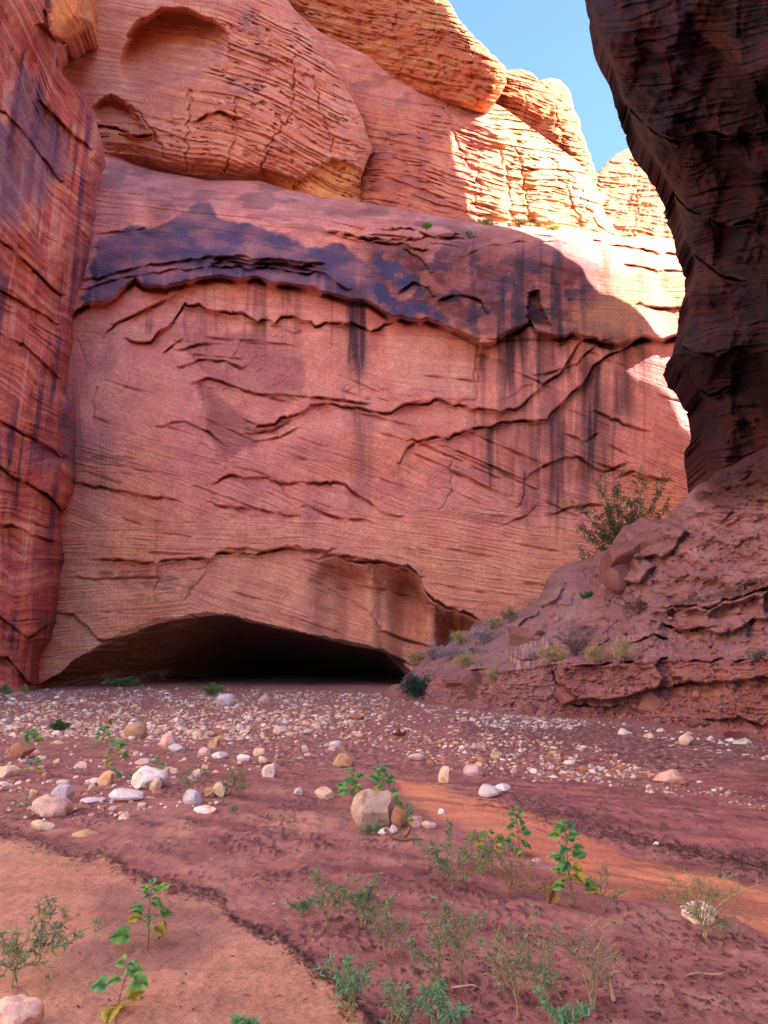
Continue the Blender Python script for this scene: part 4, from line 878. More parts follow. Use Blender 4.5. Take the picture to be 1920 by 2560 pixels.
go = bpy.data.objects.new("gravel", me); C.objects.link(go); go.color = (1, 1, 1, 1); tag(go, "mixed pale gravel strewn over the river bed", "gravel", None, 'stuff')

# fallen blocks on the bank
bpx, bpy_, bP = BANKGRID
def bank_point(px, py):
    H, Wd = bpx.shape; i = int(np.argmin((bpx-px)**2+(bpy_-py)**2)); return bP.reshape(-1, 3)[i].copy()
def bank_block(px, py, wpx, hpx, rot, seed, label, col=(.25,.11,.105), cut=.6):
    p = bank_point(px, py); k = p[1]/FPX*1.25; V, F = rock_shape(4, seed, facets=14, cut=cut, nz=.06)
    V = V*np.array([wpx*k/2, wpx*k*.42, hpx*k/2]); R = np.array(Matrix.Rotation(rot, 3, 'Y')); V = V@R.T
    me = raw_mesh("fallen_block", V, F); attr_col(me, "Col", np.tile(np.array(col), (len(V), 1))); attr_vec(me, "bed", V*np.array([1, 1, 1])[None]*.6); attr_f(me, "gloss", np.zeros(len(V))); me.set_sharp_from_angle(angle=math.radians(20))
    o = link("fallen_block", me, M_soil); o.location = tuple(p+np.array([0, .12*wpx*k, 0])); tag(o, label, "boulder")
for a in ((1560,1400,150,80,-.5,31,"pointed slab of red rock jutting from the top of the bank"), (1645,1352,110,60,-.2,32,"leaning flat block behind the pointed slab on the bank"), (1550,1445,80,70,.2,33,"shaded block under the pointed slab on the bank"),
          (1190,1720,60,60,.7,34,"tilted striped block at the foot of the bank near the dark shrub",(.20,.09,.08)), (1640,1765,90,66,-.25,35,"angular red block fallen at the foot of the cut bank"), (1430,1742,70,36,.2,36,"low red block against the cut bank"),
          (945,1728,60,48,-.2,37,"rounded pinkish block at the cave end of the bank",(.27,.14,.13)), (1325,1600,90,70,.3,38,"pale streaked slab on the slope above the cut bank",(.24,.12,.11)), (1620,1655,55,22,0,39,"flat stone on the lip of the cut bank"),
          (1880,1835,90,40,.1,40,"undercut lump of soil at the right end of the bank")):
    bank_block(*a)

Vs, Fs, Cs, off = [], [], [], 0
for i in range(2600):
    x = RNG.uniform(1010, 1930); y = RNG.uniform(1280, 1840) if i % 3 else RNG.normal(0, 12)+float(line(x, BANK))-6
    if y < line(x, [(1010,1700),(1190,1566),(1360,1490),(1400,1415),(1560,1320),(1700,1260),(1930,1110)])+12 or pn(x/60., y/40., 460) < -.15: continue
    p = bank_point(x, y); sz = min(.05*math.exp(RNG.normal(0, .75)), .5); V, F = GS2[int(RNG.integers(6))]
    V = V*np.array([.5*sz, .5*sz, .4*sz])@np.array(Matrix.Rotation(RNG.uniform(0, 6.3), 3, 'Z').to_3x3()@Matrix.Rotation(RNG.uniform(-.5, .5), 3, 'X').to_3x3()).T+p+np.array([0, -.1*sz, .05*sz])
    Vs.append(V); Fs.append(F+off); off += len(V); Cs.append(np.tile(np.array((.28, .135, .13))*RNG.uniform(.6, 1.35), (len(V), 1)))
me = raw_mesh("soil_rubble", np.concatenate(Vs), np.concatenate(Fs)); attr_col(me, "Col", np.concatenate(Cs)); attr_vec(me, "bed", np.concatenate(Vs)*.6); attr_f(me, "gloss", np.zeros(off))
tag(link("soil_rubble", me, M_soil), "loose red clods and rubble lying on the bank", "rubble", None, 'stuff')

# ------------------------------------------------------------------ plants
class Acc:
    def __init__(s): s.V, s.F, s.C, s.n = [], {3: [], 4: []}, [], 0
    def add(s, V, F, col):
        V = np.asarray(V, float); F = np.asarray(F); s.V.append(V); s.F[F.shape[1]].append(F+s.n); s.n += len(V); s.C.append(np.broadcast_to(np.asarray(col, float), (len(V), 3)))
    def mesh(s, name, smooth=True):
        if not s.V: return None
        me = raw_mesh(name, np.concatenate(s.V), [np.concatenate(f) for f in s.F.values() if f], smooth); attr_col(me, "Col", np.concatenate(s.C)); return me
    def tube(s, pts, r0, r1, col, n=5):
        P = np.asarray(pts, float); m = len(P); T = np.gradient(P, axis=0); T /= np.linalg.norm(T, axis=1)[:, None]+1e-9
        ref = np.array([.31, .92, .2]); A = np.cross(T, ref); A /= np.linalg.norm(A, axis=1)[:, None]+1e-9; B = np.cross(T, A)
        a = np.arange(n)*2*np.pi/n; r = np.linspace(r0, r1, m)[:, None, None]
        V = P[:, None]+r*(np.cos(a)[None, :, None]*A[:, None]+np.sin(a)[None, :, None]*B[:, None]); i = np.arange(m*n).reshape(m, n); j = np.roll(i, -1, 1)
        s.add(V.reshape(-1, 3), np.stack([i[:-1], j[:-1], j[1:], i[1:]], -1).reshape(-1, 4), col)
def plant_material(name, trans=.3, rough=.6):
    m, n, b = new_mat(name); L = n.links.new; at = node(n, 'ShaderNodeAttribute', attribute_name='Col'); geo = node(n, 'ShaderNodeNewGeometry')
    nz = node(n, 'ShaderNodeTexNoise'); nz.inputs['Scale'].default_value = 40; L(geo.outputs['Position'], nz.inputs['Vector'])
    r = node(n, 'ShaderNodeMapRange'); r.inputs[1].default_value = .3; r.inputs[2].default_value = .7; r.inputs[3].default_value = .78; r.inputs[4].default_value = 1.2; L(nz.outputs[0], r.inputs[0])
    vm = node(n, 'ShaderNodeVectorMath', operation='SCALE'); L(at.outputs['Color'], vm.inputs[0]); L(r.outputs[0], vm.inputs['Scale']); L(vm.outputs[0], b.inputs['Base Color']); b.inputs['Roughness'].default_value = rough; b.inputs['Specular IOR Level'].default_value = .3
    t = node(n, 'ShaderNodeBsdfTranslucent'); L(vm.outputs[0], t.inputs[0]); mx = node(n, 'ShaderNodeMixShader'); mx.inputs[0].default_value = trans
    L(b.outputs[0], mx.inputs[1]); L(t.outputs[0], mx.inputs[2]); L(mx.outputs[0], n.nodes['Material Output'].inputs[0]); return m
M_leaf = plant_material("green_leaf", .45, .55); M_stem = plant_material("plant_stem", .0, .7)
def unit(v): v = np.asarray(v, float); return v/(np.linalg.norm(v)+1e-9)
HEART = np.array([(0,0),(.10,-.16),(.30,-.20),(.48,-.05),(.53,.18),(.44,.36),(.46,.50),(.30,.66),(.20,.84),(0,1.05)])
def broad_leaf(acc, base, d, up, size, col, r):
    d = unit(d); side = unit(np.cross(d, up)); nrm = np.cross(side, d); V = []; m = len(HEART)
    jag = 1+r.uniform(-.08, .08, m); curl = r.uniform(.05, .35); fold = r.uniform(.0, .22)
    for sgn in (-1, 1):
        for (x, y), j in zip(HEART, jag): V.append(base+size*(side*sgn*x*j*1.05+d*y+nrm*(fold*x*.8-curl*y*y+.05*math.sin(7*y+sgn)+r.uniform(-.05, .05))))
    mid = [base+size*(d*y-nrm*curl*y*y) for y in (0, .18, .45, .7, 1.0)]; k = len(V); V = V+mid
    F = []
    seq = [0, 0, 0, 1, 1, 2, 2, 3, 3, 4]
    for sd in (0, 1):
        o = sd*m
        for i in range(m-1):
            a, b = k+seq[i], k+seq[i+1]
            F.append((o+i, o+i+1, a))
            if a != b: F.append((o+i+1, b, a))
    acc.add(np.array(V), np.array(F), col)
def lance_leaf(acc, base, d, up, L, w, col, r):
    d = unit(d); s = unit(np.cross(d, up)); n = np.cross(s, d); c = r.uniform(.0, .35)
    V = [base, base+L*(.35*d)+s*w*.5+n*.1*w, base+L*(.35*d)-s*w*.5+n*.1*w, base+L*(.72*d-c*.5*n)+s*w*.36, base+L*(.72*d-c*.5*n)-s*w*.36, base+L*(d-c*n)]
    acc.add(np.array(V), np.array([(0,1,2),(1,3,2),(2,3,4),(3,5,4)]), col)
def plant_root(name, p, label, cat, group=None):
    e = bpy.data.objects.new(name, None); C.objects.link(e); e.location = tuple(p); e.empty_display_size = .1; return tag(e, label, cat, group)
def put(acc, name, mat, root, smooth=True):
    me = acc.mesh(name, smooth)
    if me is None: return
    return link(name, me, mat, root)
GREENS = [(.13,.42,.14), (.17,.48,.13), (.22,.52,.13), (.11,.38,.16)]
def broadleaf(px, py, hpx, n, leafpx, label, seed, lean=(0, 0), yellow=.15, dead=0, group=None):
    r = np.random.default_rng(seed); p = ground_hit(px, py); k = p[1]/FPX; h = hpx*k*.86; ls = leafpx*k*.60; n = int(n*1.15)
    root = plant_root("leafy_plant", p, label, "plant", group); st, lf = Acc(), Acc()
    path = [np.array([lean[0]*k*t+.02*h*math.sin(5*t+seed), lean[1]*h*t, h*t*.97]) for t in np.linspace(0, 1, 9)]
    st.tube([np.array([0, 0, -.03])]+path, .011*h+.001, .004*h, (.13, .17, .07))
    P = np.array(path)
    for i in range(n):
        t = (.12+.86*(i/(n-1))**.85) if n > 1 else .8; b = np.array([np.interp(t, np.linspace(0, 1, 9), P[:, q]) for q in range(3)])
        a = i*2.4+r.uniform(-.5, .5)+seed; el = .15+.75*t+r.uniform(-.25, .25); d = np.array([math.cos(a)*math.cos(el), math.sin(a)*math.cos(el)*.9, math.sin(el)])
        big = ls*(1.1-.55*t**2)*r.uniform(.75, 1.2); pl = big*r.uniform(.8, 1.5)*(1.2-.6*t); tip = b+d*pl
        st.tube([b, b+d*pl*.5+np.array([0, 0, .03*pl]), tip], .006*h, .004*h, (.17, .20, .08), 4)
        ld = unit(np.array([d[0]*1.2, d[1]*.7, -.15+.3*t+r.uniform(-.5, .35)])); up = unit(np.array([r.uniform(-.5, .5), -.75+r.uniform(-.5, .4), 1]))
        col = np.array(GREENS[int(r.integers(4))])
        if t < .45 and r.random() < yellow*2.2: col = np.array((.42, .46, .09))
        if i < dead: col = np.array((.33, .24, .10)); ld = unit(np.array([d[0], d[1], -1.5]))
        broad_leaf(lf, tip, ld, up, big, col*r.uniform(.85, 1.15), r)
    put(st, "stem", M_stem, root); put(lf, "foliage", M_leaf, root)
BROAD = [
 (366,2372,158,15,54,"upright green plant with heart leaves on the pale sand, a brown leaf at its foot",1,(6,0),.25,1),
 (286,2556,146,9,62,"green lobed plant cut by the bottom edge on the pale sand",2,(26,0),.3,0),
 (1440,2272,228,26,46,"tallest leafy green plant standing behind the weeds at right",3,(-24,0),.22,1),
 (1305,2142,122,20,28,"slender leafy plant at the edge of the orange sand bar",4,(-16,0),.12,0),
 (1232,2130,50,9,30,"low yellow green plant left of the slender leafy one",5,(-14,0),.5,0),
 (887,2018,92,12,36,"dark green leafy plant behind the left of the large tan boulder",6,(-6,0),.1,0),
 (968,2030,122,17,38,"bushy leafy plant behind the right of the large tan boulder",7,(-10,0),.1,0),
 (1012,2074,60,8,20,"thin yellowing plant at the right of the large tan boulder",16,(6,0),.7,1),
 (72,1876,52,13,30,"yellow green leafy plant behind the dark tan boulder at left",8,(4,0),.35,0),
 (90,1932,34,7,20,"small leafy sprout below the dark tan boulder",9,(-4,0),.3,0),
 (255,1866,54,12,20,"dark leafy plant standing among cobbles, mid left",10,(4,0),.1,0),
 (284,1912,64,12,24,"leafy plant with a yellow base on the left sand",11,(4,0),.45,0),
 (386,1932,38,8,18,"small bright sprout behind the long white boulder",12,(2,0),.2,0),
 (280,1944,24,7,20,"teal low sprout near the ochre cobble",13,(0,0),0,0),
 (267,1718,22,6,12,"little sprout at the left end of the cave mouth",14,(2,0),.2,0),
 (60,1738,24,7,12,"little sprout by the foot of the left wall",15,(2,0),.2,0),
 (1200,2132,44,6,22,"blue green low plant at the left of the yellow green one",17,(-22,0),0,0),
 (352,1724,14,5,10,"tiny sprout before the left of the cave",18,(0,0),0,0),
]
for a in BROAD: broadleaf(*a)
OLIVE = [(.14,.20,.11), (.11,.19,.11), (.18,.22,.12), (.10,.20,.12)]; TEAL = [(.08,.24,.14), (.10,.26,.13), (.12,.25,.13)]
def weed(px, py, hpx, spread, nst, label, seed, lean=0, leafpx=13, leafw=.28, dens=1.0, cols=OLIVE, stem=(.30,.28,.12), arch=.35, at=None, cat="weed", name="wispy_weed", branch=7, group=None):
    r = np.random.default_rng(seed+300); p = ground_hit(px, py) if at is None else at; k = p[1]/FPX; h = hpx*k*1.12; ll = leafpx*k*.95; leafw = leafw*.8; dens = dens*.85; cols = [tuple(1.75*q for q in c_) for c_ in cols]; spread = spread*1.35; arch = arch+.2
    root = plant_root(name, p, label, cat, group); st, lf = Acc(), Acc()
    def leaves(P, n, t0=.15):
        for _ in range(n):
            t = t0+(1-t0)*r.random(); f = t*(len(P)-1); i = min(int(f), len(P)-2); b = P[i]+(P[i+1]-P[i])*(f-i); tg = unit(P[i+1]-P[i])
            d = unit(tg*.6+r.normal(size=3)*.75+np.array([0, 0, .15])); lance_leaf(lf, b, d, unit(r.normal(size=3)+np.array([0, -.4, 1.])), ll*r.uniform(.55, 1.25), ll*leafw*r.uniform(.7, 1.2), np.array(cols[int(r.integers(len(cols)))])*r.uniform(.8, 1.25), r)
    for s_ in range(nst):
        a = (s_+.5)/nst*2-1 if nst > 1 else 0; hh = h*r.uniform(.5, 1.0)*(1-.3*abs(a)); sx = (a*spread*.5+lean)*k*r.uniform(.8, 1.1); sy = r.uniform(-.3, .3)*spread*k*.6
        n = 9; P = []
        for t in np.linspace(0, 1, n): P.append(np.array([sx*t**(1+arch)+.018*h*math.sin(6*t+s_+seed), sy*t, hh*(t**(1-.35*arch))*(1-.12*arch*t)])+r.normal(size=3)*.012*h*t)
        P = np.array(P); P[0] = (r.uniform(-.02, .02)*h, 0, -.02); st.tube(P, .0062*h+.0006, .002*h, np.array(stem)*r.uniform(.85, 1.1), 4)
        leaves(P, int(10*dens), .35)
        for b_ in range(branch):
            t = .22+.75*(b_+r.random())/branch; f = t*(n-1); i = min(int(f), n-2); b = P[i]; tg = unit(P[i+1]-P[i]); aa = r.uniform(0, 6.28); d = unit(tg*.75+np.array([math.cos(aa), .8*math.sin(aa), r.uniform(-.1, .5)])*.85); bl = h*r.uniform(.18, .40)*(1.15-.65*t)
            Q = np.array([b+d*bl*u_+np.array([0, 0, -.12*bl*u_*u_])+r.normal(size=3)*.02*bl for u_ in (0, .3, .6, 1.)]); st.tube(Q, .0045*h+.0004, .002*h, np.array(stem)*r.uniform(.8, 1.05), 3); leaves(Q, int(r.integers(9, 15)*dens), .1)
            for c_ in range(2):
                b2 = Q[1+c_]; d2 = unit(d*.5+r.normal(size=3)*.7); bl2 = bl*.45; Q2 = np.array([b2+d2*bl2*u_ for u_ in (0, .5, 1.)]); st.tube(Q2, .003*h+.0003, .0015*h, np.array(stem)*.9, 3); leaves(Q2, int(r.integers(4, 8)*dens), .2)
    put(st, "stem", M_stem, root); put(lf, "foliage", M_leaf, root, False); return root
WEEDS = [
 dict(px=28, py=2472, hpx=195, spread=230, nst=4, lean=95, label="large grey green weed sprawling up from the left edge", seed=1, leafpx=19, dens=1.3, cols=[(.12,.19,.11),(.14,.20,.12),(.10,.17,.09)], stem=(.36,.34,.14), branch=8),
 dict(px=816, py=2318, hpx=150, spread=150, nst=4, lean=40, label="sprawling weed with a hooked pale stem left of centre", seed=2, leafpx=13, dens=1.3, branch=8),
 dict(px=760, py=2292, hpx=42, spread=70, nst=3, lean=-4, label="low weed tip lying left of the hooked stem", seed=21, leafpx=12),
 dict(px=905, py=2322, hpx=140, spread=110, nst=4, lean=20, label="leafy weed just right of the hooked pale stem", seed=3, leafpx=13, dens=1.3),
 dict(px=966, py=2402, hpx=150, spread=100, nst=3, lean=4, label="upright weed standing between the hooked stem and the teal tipped weeds", seed=4, leafpx=13),
 dict(px=880, py=2556, hpx=180, spread=90, nst=3, lean=-14, label="single stemmed green weed at the bottom, left of centre", seed=5, leafpx=19, cols=TEAL, dens=1.0),
 dict(px=1094, py=2482, hpx=250, spread=110, nst=3, lean=-6, label="tall teal tipped weed on bare pale stalks", seed=6, leafpx=15, cols=TEAL+OLIVE),
 dict(px=1152, py=2478, hpx=235, spread=100, nst=3, lean=8, label="teal tipped weed right of the tall bare stalks", seed=7, leafpx=14, cols=TEAL+OLIVE),
 dict(px=1296, py=2544, hpx=230, spread=130, nst=4, lean=-30, label="pale weed rising from a pebble on two stalks", seed=8, leafpx=14, dens=1.1),
 dict(px=1374, py=2540, hpx=215, spread=90, nst=3, lean=-34, label="leaning weed right of the pale two stalked one", seed=9, leafpx=14, cols=TEAL+OLIVE, dens=1.2),
 dict(px=1484, py=2526, hpx=265, spread=120, nst=4, lean=-20, label="tall dry pale weed in front of the tallest leafy plant", seed=10, leafpx=10, stem=(.38,.32,.20), dens=.9),
 dict(px=1530, py=2505, hpx=170, spread=60, nst=2, lean=-20, label="short weed on a thick brown root at lower right", seed=11, leafpx=10, stem=(.30,.22,.15), dens=.8),
 dict(px=1762, py=2352, hpx=190, spread=250, nst=9, lean=0, label="wide sprawling dry weed tangled round a white boulder", seed=12, leafpx=9, stem=(.40,.36,.17), dens=.8, arch=.6, branch=8),
 dict(px=1800, py=2350, hpx=70, spread=200, nst=5, lean=40, label="low dry tangle at the right of the white boulder", seed=22, leafpx=8, stem=(.40,.36,.17), dens=.7, arch=.8),
 dict(px=1132, py=2226, hpx=150, spread=170, nst=5, lean=0, label="grey green weed clump left of the slender leafy plant", seed=13, leafpx=12, dens=1.3, branch=8),
 dict(px=1205, py=2190, hpx=80, spread=130, nst=4, lean=20, label="low weed joining the grey green clump to the leafy plants", seed=23, leafpx=11, dens=1.2),
 dict(px=1275, py=2242, hpx=130, spread=170, nst=7, lean=0, label="dry brownish weed clump below the slender leafy plant", seed=14, leafpx=8, cols=[(.17,.16,.08),(.14,.15,.08),(.22,.17,.09)], stem=(.30,.22,.12), dens=.7),
 dict(px=1360, py=2250, hpx=70, spread=120, nst=5, lean=10, label="low dry twigs left of the tallest leafy plant", seed=24, leafpx=7, cols=[(.17,.16,.08),(.22,.17,.09)], stem=(.28,.20,.12), dens=.6),
 dict(px=1510, py=2275, hpx=110, spread=120, nst=5, lean=20, label="dry seedy weed right of the tallest leafy plant", seed=15, leafpx=8, stem=(.34,.28,.16), dens=.8),
 dict(px=984, py=2600, hpx=150, spread=110, nst=3, lean=40, label="green weed cut by the bottom edge near the centre", seed=16, leafpx=18, cols=TEAL+OLIVE),
 dict(px=1090, py=2590, hpx=110, spread=120, nst=3, lean=30, label="leafy weed lying along the bottom edge right of centre", seed=17, leafpx=20, cols=TEAL),
 dict(px=1420, py=2600, hpx=110, spread=120, nst=3, lean=-10, label="blue green weed at the bottom edge, right", seed=18, leafpx=18, cols=TEAL),
 dict(px=600, py=2590, hpx=50, spread=60, nst=2, lean=10, label="small weed tip peeping over the bottom edge", seed=25, leafpx=20, cols=TEAL),
 dict(px=590, py=1994, hpx=74, spread=66, nst=6, lean=0, label="feathery green plant beside a tan cobble", seed=19, leafpx=8, leafw=.16, dens=1.2, cols=[(.10,.16,.08),(.12,.18,.09)]),
 dict(px=470, py=1996, hpx=84, spread=70, nst=5, lean=14, label="wispy pale plant above the mauve grey stone", seed=20, leafpx=7, dens=.8, stem=(.30,.25,.14)),
 dict(px=145, py=1826, hpx=20, spread=44, nst=6, lean=0, label="dark low herb among cobbles at left", seed=26, leafpx=9, leafw=.5, cols=[(.05,.12,.05),(.06,.15,.06)], dens=1.5),
 dict(px=60, py=2030, hpx=50, spread=110, nst=5, lean=0, label="thin dry herb beside the flat pink boulder", seed=27, leafpx=6, dens=.6, stem=(.2,.15,.1)),
 dict(px=530, py=1742, hpx=30, spread=52, nst=7, lean=0, label="green herb in the stones before the cave", seed=28, leafpx=8, dens=1.5, cols=[(.07,.15,.06),(.10,.19,.08)]),
 dict(px=300, py=1716, hpx=26, spread=80, nst=7, lean=14, label="row of green herbs under the left of the cave", seed=29, leafpx=8, dens=1.4, cols=[(.07,.15,.06),(.10,.19,.08)]),
 dict(px=8, py=1738, hpx=26, spread=50, nst=6, lean=0, label="grey green herb at the left edge below the wall", seed=30, leafpx=7, dens=1.3),
 dict(px=585, py=2036, hpx=22, spread=16, nst=2, lean=0, label="single tiny weed on the bare mud", seed=31, leafpx=6),
 dict(px=930, py=2085, hpx=30, spread=60, nst=5, lean=0, label="small herb in the shade under the large tan boulder", seed=32, leafpx=8, dens=1.2),
 dict(px=340, py=1950, hpx=26, spread=60, nst=5, lean=0, label="thin herb left of the long white boulder", seed=33, leafpx=6, dens=.8),
 dict(px=1000, py=1850, hpx=26, spread=40, nst=5, lean=0, label="dark dead herb in the middle of the gravel", seed=34, leafpx=6, dens=.7, cols=[(.09,.05,.04)], stem=(.10,.06,.05)),
]
for d in WEEDS: weed(**d)
# bank plants
def shrub(at, R, H, n, leaf, label, seed, cols, name="leafy_shrub", cat="shrub", stems=14, gap=.25):
    r = np.random.default_rng(seed+700); root = plant_root(name, at, label, cat); st, lf = Acc(), Acc(); cl = r.uniform(-1, 1, (26, 3))
    ends = []
    for i in range(stems):
        a = r.uniform(0, 6.28); q = r.uniform(.15, 1)**.6; e = np.array([R*q*math.cos(a), R*q*math.sin(a)*.8, H*(1-.55*q*q)*r.uniform(.7, 1)]); P = np.array([e*t*np.array([t**.4, t**.4, 1])+r.normal(size=3)*.02*R for t in np.linspace(0, 1, 6)]); P[0] = (0, 0, -.1); st.tube(P, .012*R+.003, .004*R+.001, (.16, .11, .08), 4); ends.append(P)
    for i in range(n):
        P = ends[int(r.integers(stems))]; t = r.uniform(.35, 1)*5; j = min(int(t), 4); b = P[j]+(P[j+1]-P[j])*(t-j)+r.normal(size=3)*np.array([R, R, H])*.11; lance_leaf(lf, b, r.normal(size=3)+np.array([0, -.3, .3]), unit(r.normal(size=3)+np.array([0, -.5, 1])), leaf*r.uniform(.6, 1.3), leaf*.5*r.uniform(.7, 1.2), np.array(cols[int(r.integers(len(cols)))])*r.uniform(.7, 1.3), r)
    put(st, "stem", M_stem, root); put(lf, "foliage", M_leaf, root, False)
p = ground_hit(1052, 1752); shrub(p+np.array([0, .2, .02]), .95, 1.05, 2600, .10, "round dark teal shrub at the cave end of the bank", 1, [(.03,.10,.085),(.04,.12,.09),(.025,.08,.07)], stems=40)
# tall thin bush on the crest of the bank
def tall_bush():
    r = np.random.default_rng(77); at = W(1560, 1415, 33.6).reshape(3); at[2] -= .3; k = at[1]/FPX; root = plant_root("tall_bush", at, "tall airy green bush on the crest of the bank before the cliff", "bush"); st, lf = Acc(), Acc(); cols = [(.09,.15,.055),(.12,.18,.06),(.07,.12,.05),(.16,.20,.08)]
    tips = [(-100,40),(-90,100),(-70,150),(-60,80),(-40,185),(-20,215),(-5,140),(5,240),(20,170),(35,225),(50,120),(60,205),(80,235),(95,180),(110,215),(118,150),(-108,10),(-80,60),(-30,120),(70,90),(100,110),(-100,150),(-55,215),(-110,-30),(-95,-70),(-90,-110)]
    for tx, tz in tips:
        e = np.array([tx*k, r.uniform(-.7, .7), tz*k+.3]); P = np.array([e*np.array([t**1.3, t, t if tz < 60 else t**.9])+r.normal(size=3)*.03*(t > 0) for t in np.linspace(0, 1, 8)]); st.tube(P, .035, .008, (.16, .12, .09), 5)
        for b_ in range(12):
            t = r.uniform(.3, 1)*7; j = min(int(t), 6); b = P[j]+(P[j+1]-P[j])*(t-j); d = unit(unit(e)+r.normal(size=3)*.6); bl = r.uniform(.25, .75); Q = np.array([b+d*bl*u for u in (0, .5, 1)]); st.tube(Q, .01, .004, (.16, .12, .09), 3)
            for _ in range(27):
                u = r.uniform(.1, 1.05); q = b+d*bl*u+r.normal(size=3)*.07; lance_leaf(lf, q, r.normal(size=3), unit(r.normal(size=3)+np.array([0, -.5, .8])), r.uniform(.06, .12), .06, np.array(cols[int(r.integers(4))])*r.uniform(.7, 1.3), r)
    put(st, "stem", M_stem, root); put(lf, "foliage", M_leaf, root, False)
tall_bush()
SAGE = [(.26,.24,.27), (.22,.20,.22), (.30,.28,.28)]; DRY = [(.34,.30,.16), (.30,.27,.13), (.22,.24,.12)]
for i, (x, y, h, sp, n, cols, lab, stc) in enumerate((
 (1085,1652,46,70,14,SAGE,"grey purple brush at the left crest of the bank",(.24,.2,.2)), (1128,1650,50,90,16,SAGE,"grey purple brush behind the dark teal shrub",(.24,.2,.2)), (1210,1612,70,70,14,SAGE,"tall grey brush on the crest above the striped block",(.24,.2,.2)), (1180,1640,40,70,10,SAGE,"low grey brush on the bank edge",(.24,.2,.2)),
 (1040,1660,36,50,12,DRY,"green yellow grass clump at the tip of the bank",(.2,.22,.1)), (1150,1612,36,40,10,DRY,"small grass clump on the crest beside the grey brush",(.22,.22,.1)), (1165,1668,40,60,10,DRY,"straw grass over the lip near the dark shrub",(.3,.26,.14)),
 (1385,1656,50,60,12,DRY,"straw coloured grass tuft on the left end of the cut bank",(.32,.28,.14)), (1440,1640,90,110,14,[(.10,.10,.09),(.13,.12,.10)],"dark grey bush on the shelf above the cut bank",(.12,.09,.09)), (1490,1655,50,50,10,DRY,"straw grass tuft in front of the dark grey bush",(.32,.28,.14)),
 (1560,1650,56,50,12,DRY,"pale dry grass tuft alone on the lip of the cut bank",(.38,.30,.18)), (1340,1650,34,60,10,SAGE,"dim grey brush under the streaked slab",(.2,.16,.16)), (1275,1558,46,46,10,[(.13,.16,.09),(.2,.19,.14)],"grey green brush on the skyline of the bank",(.2,.17,.14)), (1235,1572,36,40,9,DRY,"dry grass on the skyline of the bank",(.34,.26,.16)),
 (1600,1540,70,110,12,[(.10,.06,.06),(.13,.08,.07)],"dark dead brush on the slope in the middle of the bank",(.11,.07,.07)), (1470,1498,26,34,8,[(.05,.12,.06)],"small dark green herb on the bare slope",(.1,.1,.06)), (1900,1648,36,80,9,[(.10,.12,.11)],"blue grey brush at the right edge of the bank",(.12,.1,.1)), (1238,1712,50,30,8,DRY,"straw grass hanging at the foot of the striped block",(.34,.3,.16)))):
    weed(0, 0, h, sp, n, lab, 100+i, leafpx=16 if cols is DRY else 8, leafw=.10 if cols is DRY else .25, dens=.8, cols=cols, stem=stc, at=bank_point(x, y)+np.array([0, .1, -.05]), name="grass_tuft" if cols is DRY else "brush", cat="grass tuft" if cols is DRY else "brush", branch=4)
for i, (x, y, sp, cols, lab) in enumerate(((1066,572,30,[(.16,.26,.05)],"bright green tuft among broken slabs on the cliff shoulder"), (1172,592,36,[(.24,.24,.19)],"grey tuft on the cliff shoulder below the broken slabs"), (1215,562,60,[(.22,.24,.08)],"left end of the grass fringe on the high ledge"), (1300,566,80,[(.28,.27,.09)],"middle of the grass fringe on the high ledge"), (1385,574,70,[(.32,.29,.10)],"sunlit right end of the grass fringe on the high ledge"))):
    weed(0, 0, 16, sp, 9, lab, 140+i, leafpx=10, leafw=.2, dens=1., cols=cols, stem=cols[0], at=W(x, y, 43.5 if i > 1 else 40.6).reshape(3), name="grass_tuft", cat="grass tuft", branch=3)
# driftwood
def twig(px, py, pts, r0, col, label):
    p = ground_hit(px, py); k = p[1]/FPX; a = Acc()
    for q in pts: a.tube(np.array([(x*k, y*k*3, z*k+.006) for x, y, z in q]), r0*k, r0*k*.4, col, 6)
    o = link("driftwood", a.mesh("driftwood"), M_stem); o.location = tuple(p); tag(o, label, "driftwood")
twig(1010, 2104, [[(-45,6,22),(-28,3,8),(-6,0,3),(20,-2,6),(44,2,2)], [(-6,0,3),(8,4,12),(18,6,30)]], 5, (.20, .11, .08), "dark forked twig below the large tan boulder")
twig(1165, 2480, [[(-34,0,1),(-10,1,3),(14,2,5),(26,1,3)]], 3, (.55, .42, .36), "pale bare stick on the mud among the weeds")
twig(1530, 2510, [[(4,0,0),(2,0,16),(-2,0,40),(-4,0,62)], [(-2,0,50),(10,2,58),(26,3,55)]], 6, (.42, .30, .22), "broken pale root standing in the mud at lower right")
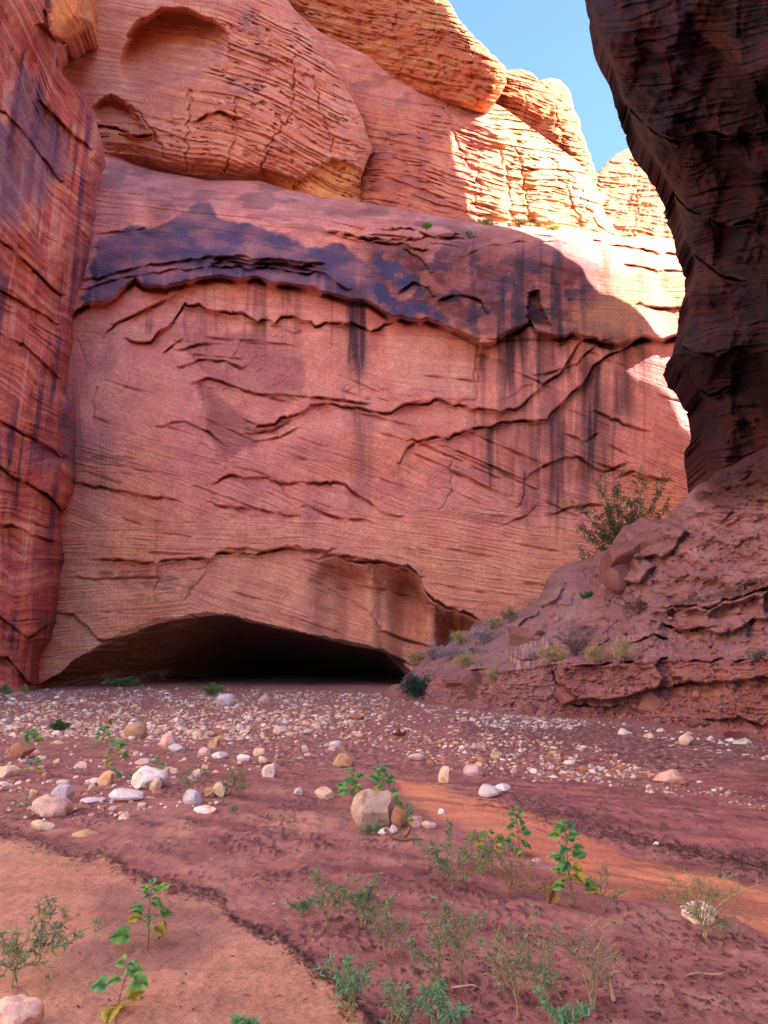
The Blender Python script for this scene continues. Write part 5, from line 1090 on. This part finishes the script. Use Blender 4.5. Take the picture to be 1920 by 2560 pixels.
twig(205, 2032, [[(-22,0,2),(-6,2,8),(10,3,7),(24,2,4)], [(-6,2,8),(4,-2,2)]], 3, (.12, .07, .06), "thin black twig beside the flat pink boulder")
twig(525, 1996, [[(-10,0,2),(8,2,14),(22,3,26)]], 2.5, (.50, .38, .24), "straw coloured stick leaning on a tan cobble")
twig(1770, 2455, [[(-50,0,2),(-20,2,5),(10,1,3),(44,2,6)], [(10,1,3),(30,-4,8)]], 2.5, (.36, .28, .16), "dry straw stalk lying on the mud at lower right")
# plant litter
r = np.random.default_rng(55); lit = Acc()
def scrap(px, py, s):
    p = ground_hit(px, py); a = r.uniform(0, 6.28); L = s*r.uniform(.5, 1.6); wd = s*r.uniform(.12, .35); d = np.array([math.cos(a), math.sin(a), r.uniform(-.1, .25)]); q = np.array([-math.sin(a), math.cos(a), r.uniform(-.3, .3)]); u = np.array([0, 0, s*.12])
    b = p+np.array([0, 0, .006]); lit.add(np.array([b-d*L-q*wd*.3, b+d*L*.1-q*wd+u, b+d*L, b+d*L*.1+q*wd+u*.5]), np.array([(0,1,2),(0,2,3)]), np.array((.05,.028,.026))*r.uniform(.6, 1.8))
for i in range(2600):
    t = r.uniform(0, 1); x = r.uniform(-40, 960); y = float(line(x, SHORE))+r.normal()*11; scrap(x, y, r.uniform(.006, .018))
for i in range(2600):
    x = r.uniform(1190, 1920); y = float(line(x, [(1190,2002),(1300,2030),(1480,2075),(1650,2120),(1800,2150),(2000,2180)]))+r.normal()*13; scrap(x, y, r.uniform(.008, .022))
for poly, n in (([(650,2300),(1100,2300),(1920,2350),(1920,2560),(860,2560)], 4200), ([(500,2120),(1100,2060),(1300,2250),(900,2300),(620,2260)], 1200), ([(560,1830),(1000,1790),(1700,1850),(1800,1930),(1200,1930),(760,1900)], 1200), ([(60,2120),(560,2260),(860,2560),(0,2560)], 150)):
    for x, y in inpoly(poly, n):
        if pn(x/60., y/24., 450) > -.12: scrap(x, y, r.uniform(.006, .02) if y > 1950 else r.uniform(.02, .07))
o = link("plant_litter", lit.mesh("plant_litter", False), M_stem); tag(o, "dark scraps of plant litter along the sand and mud", "plant litter", None, 'stuff')
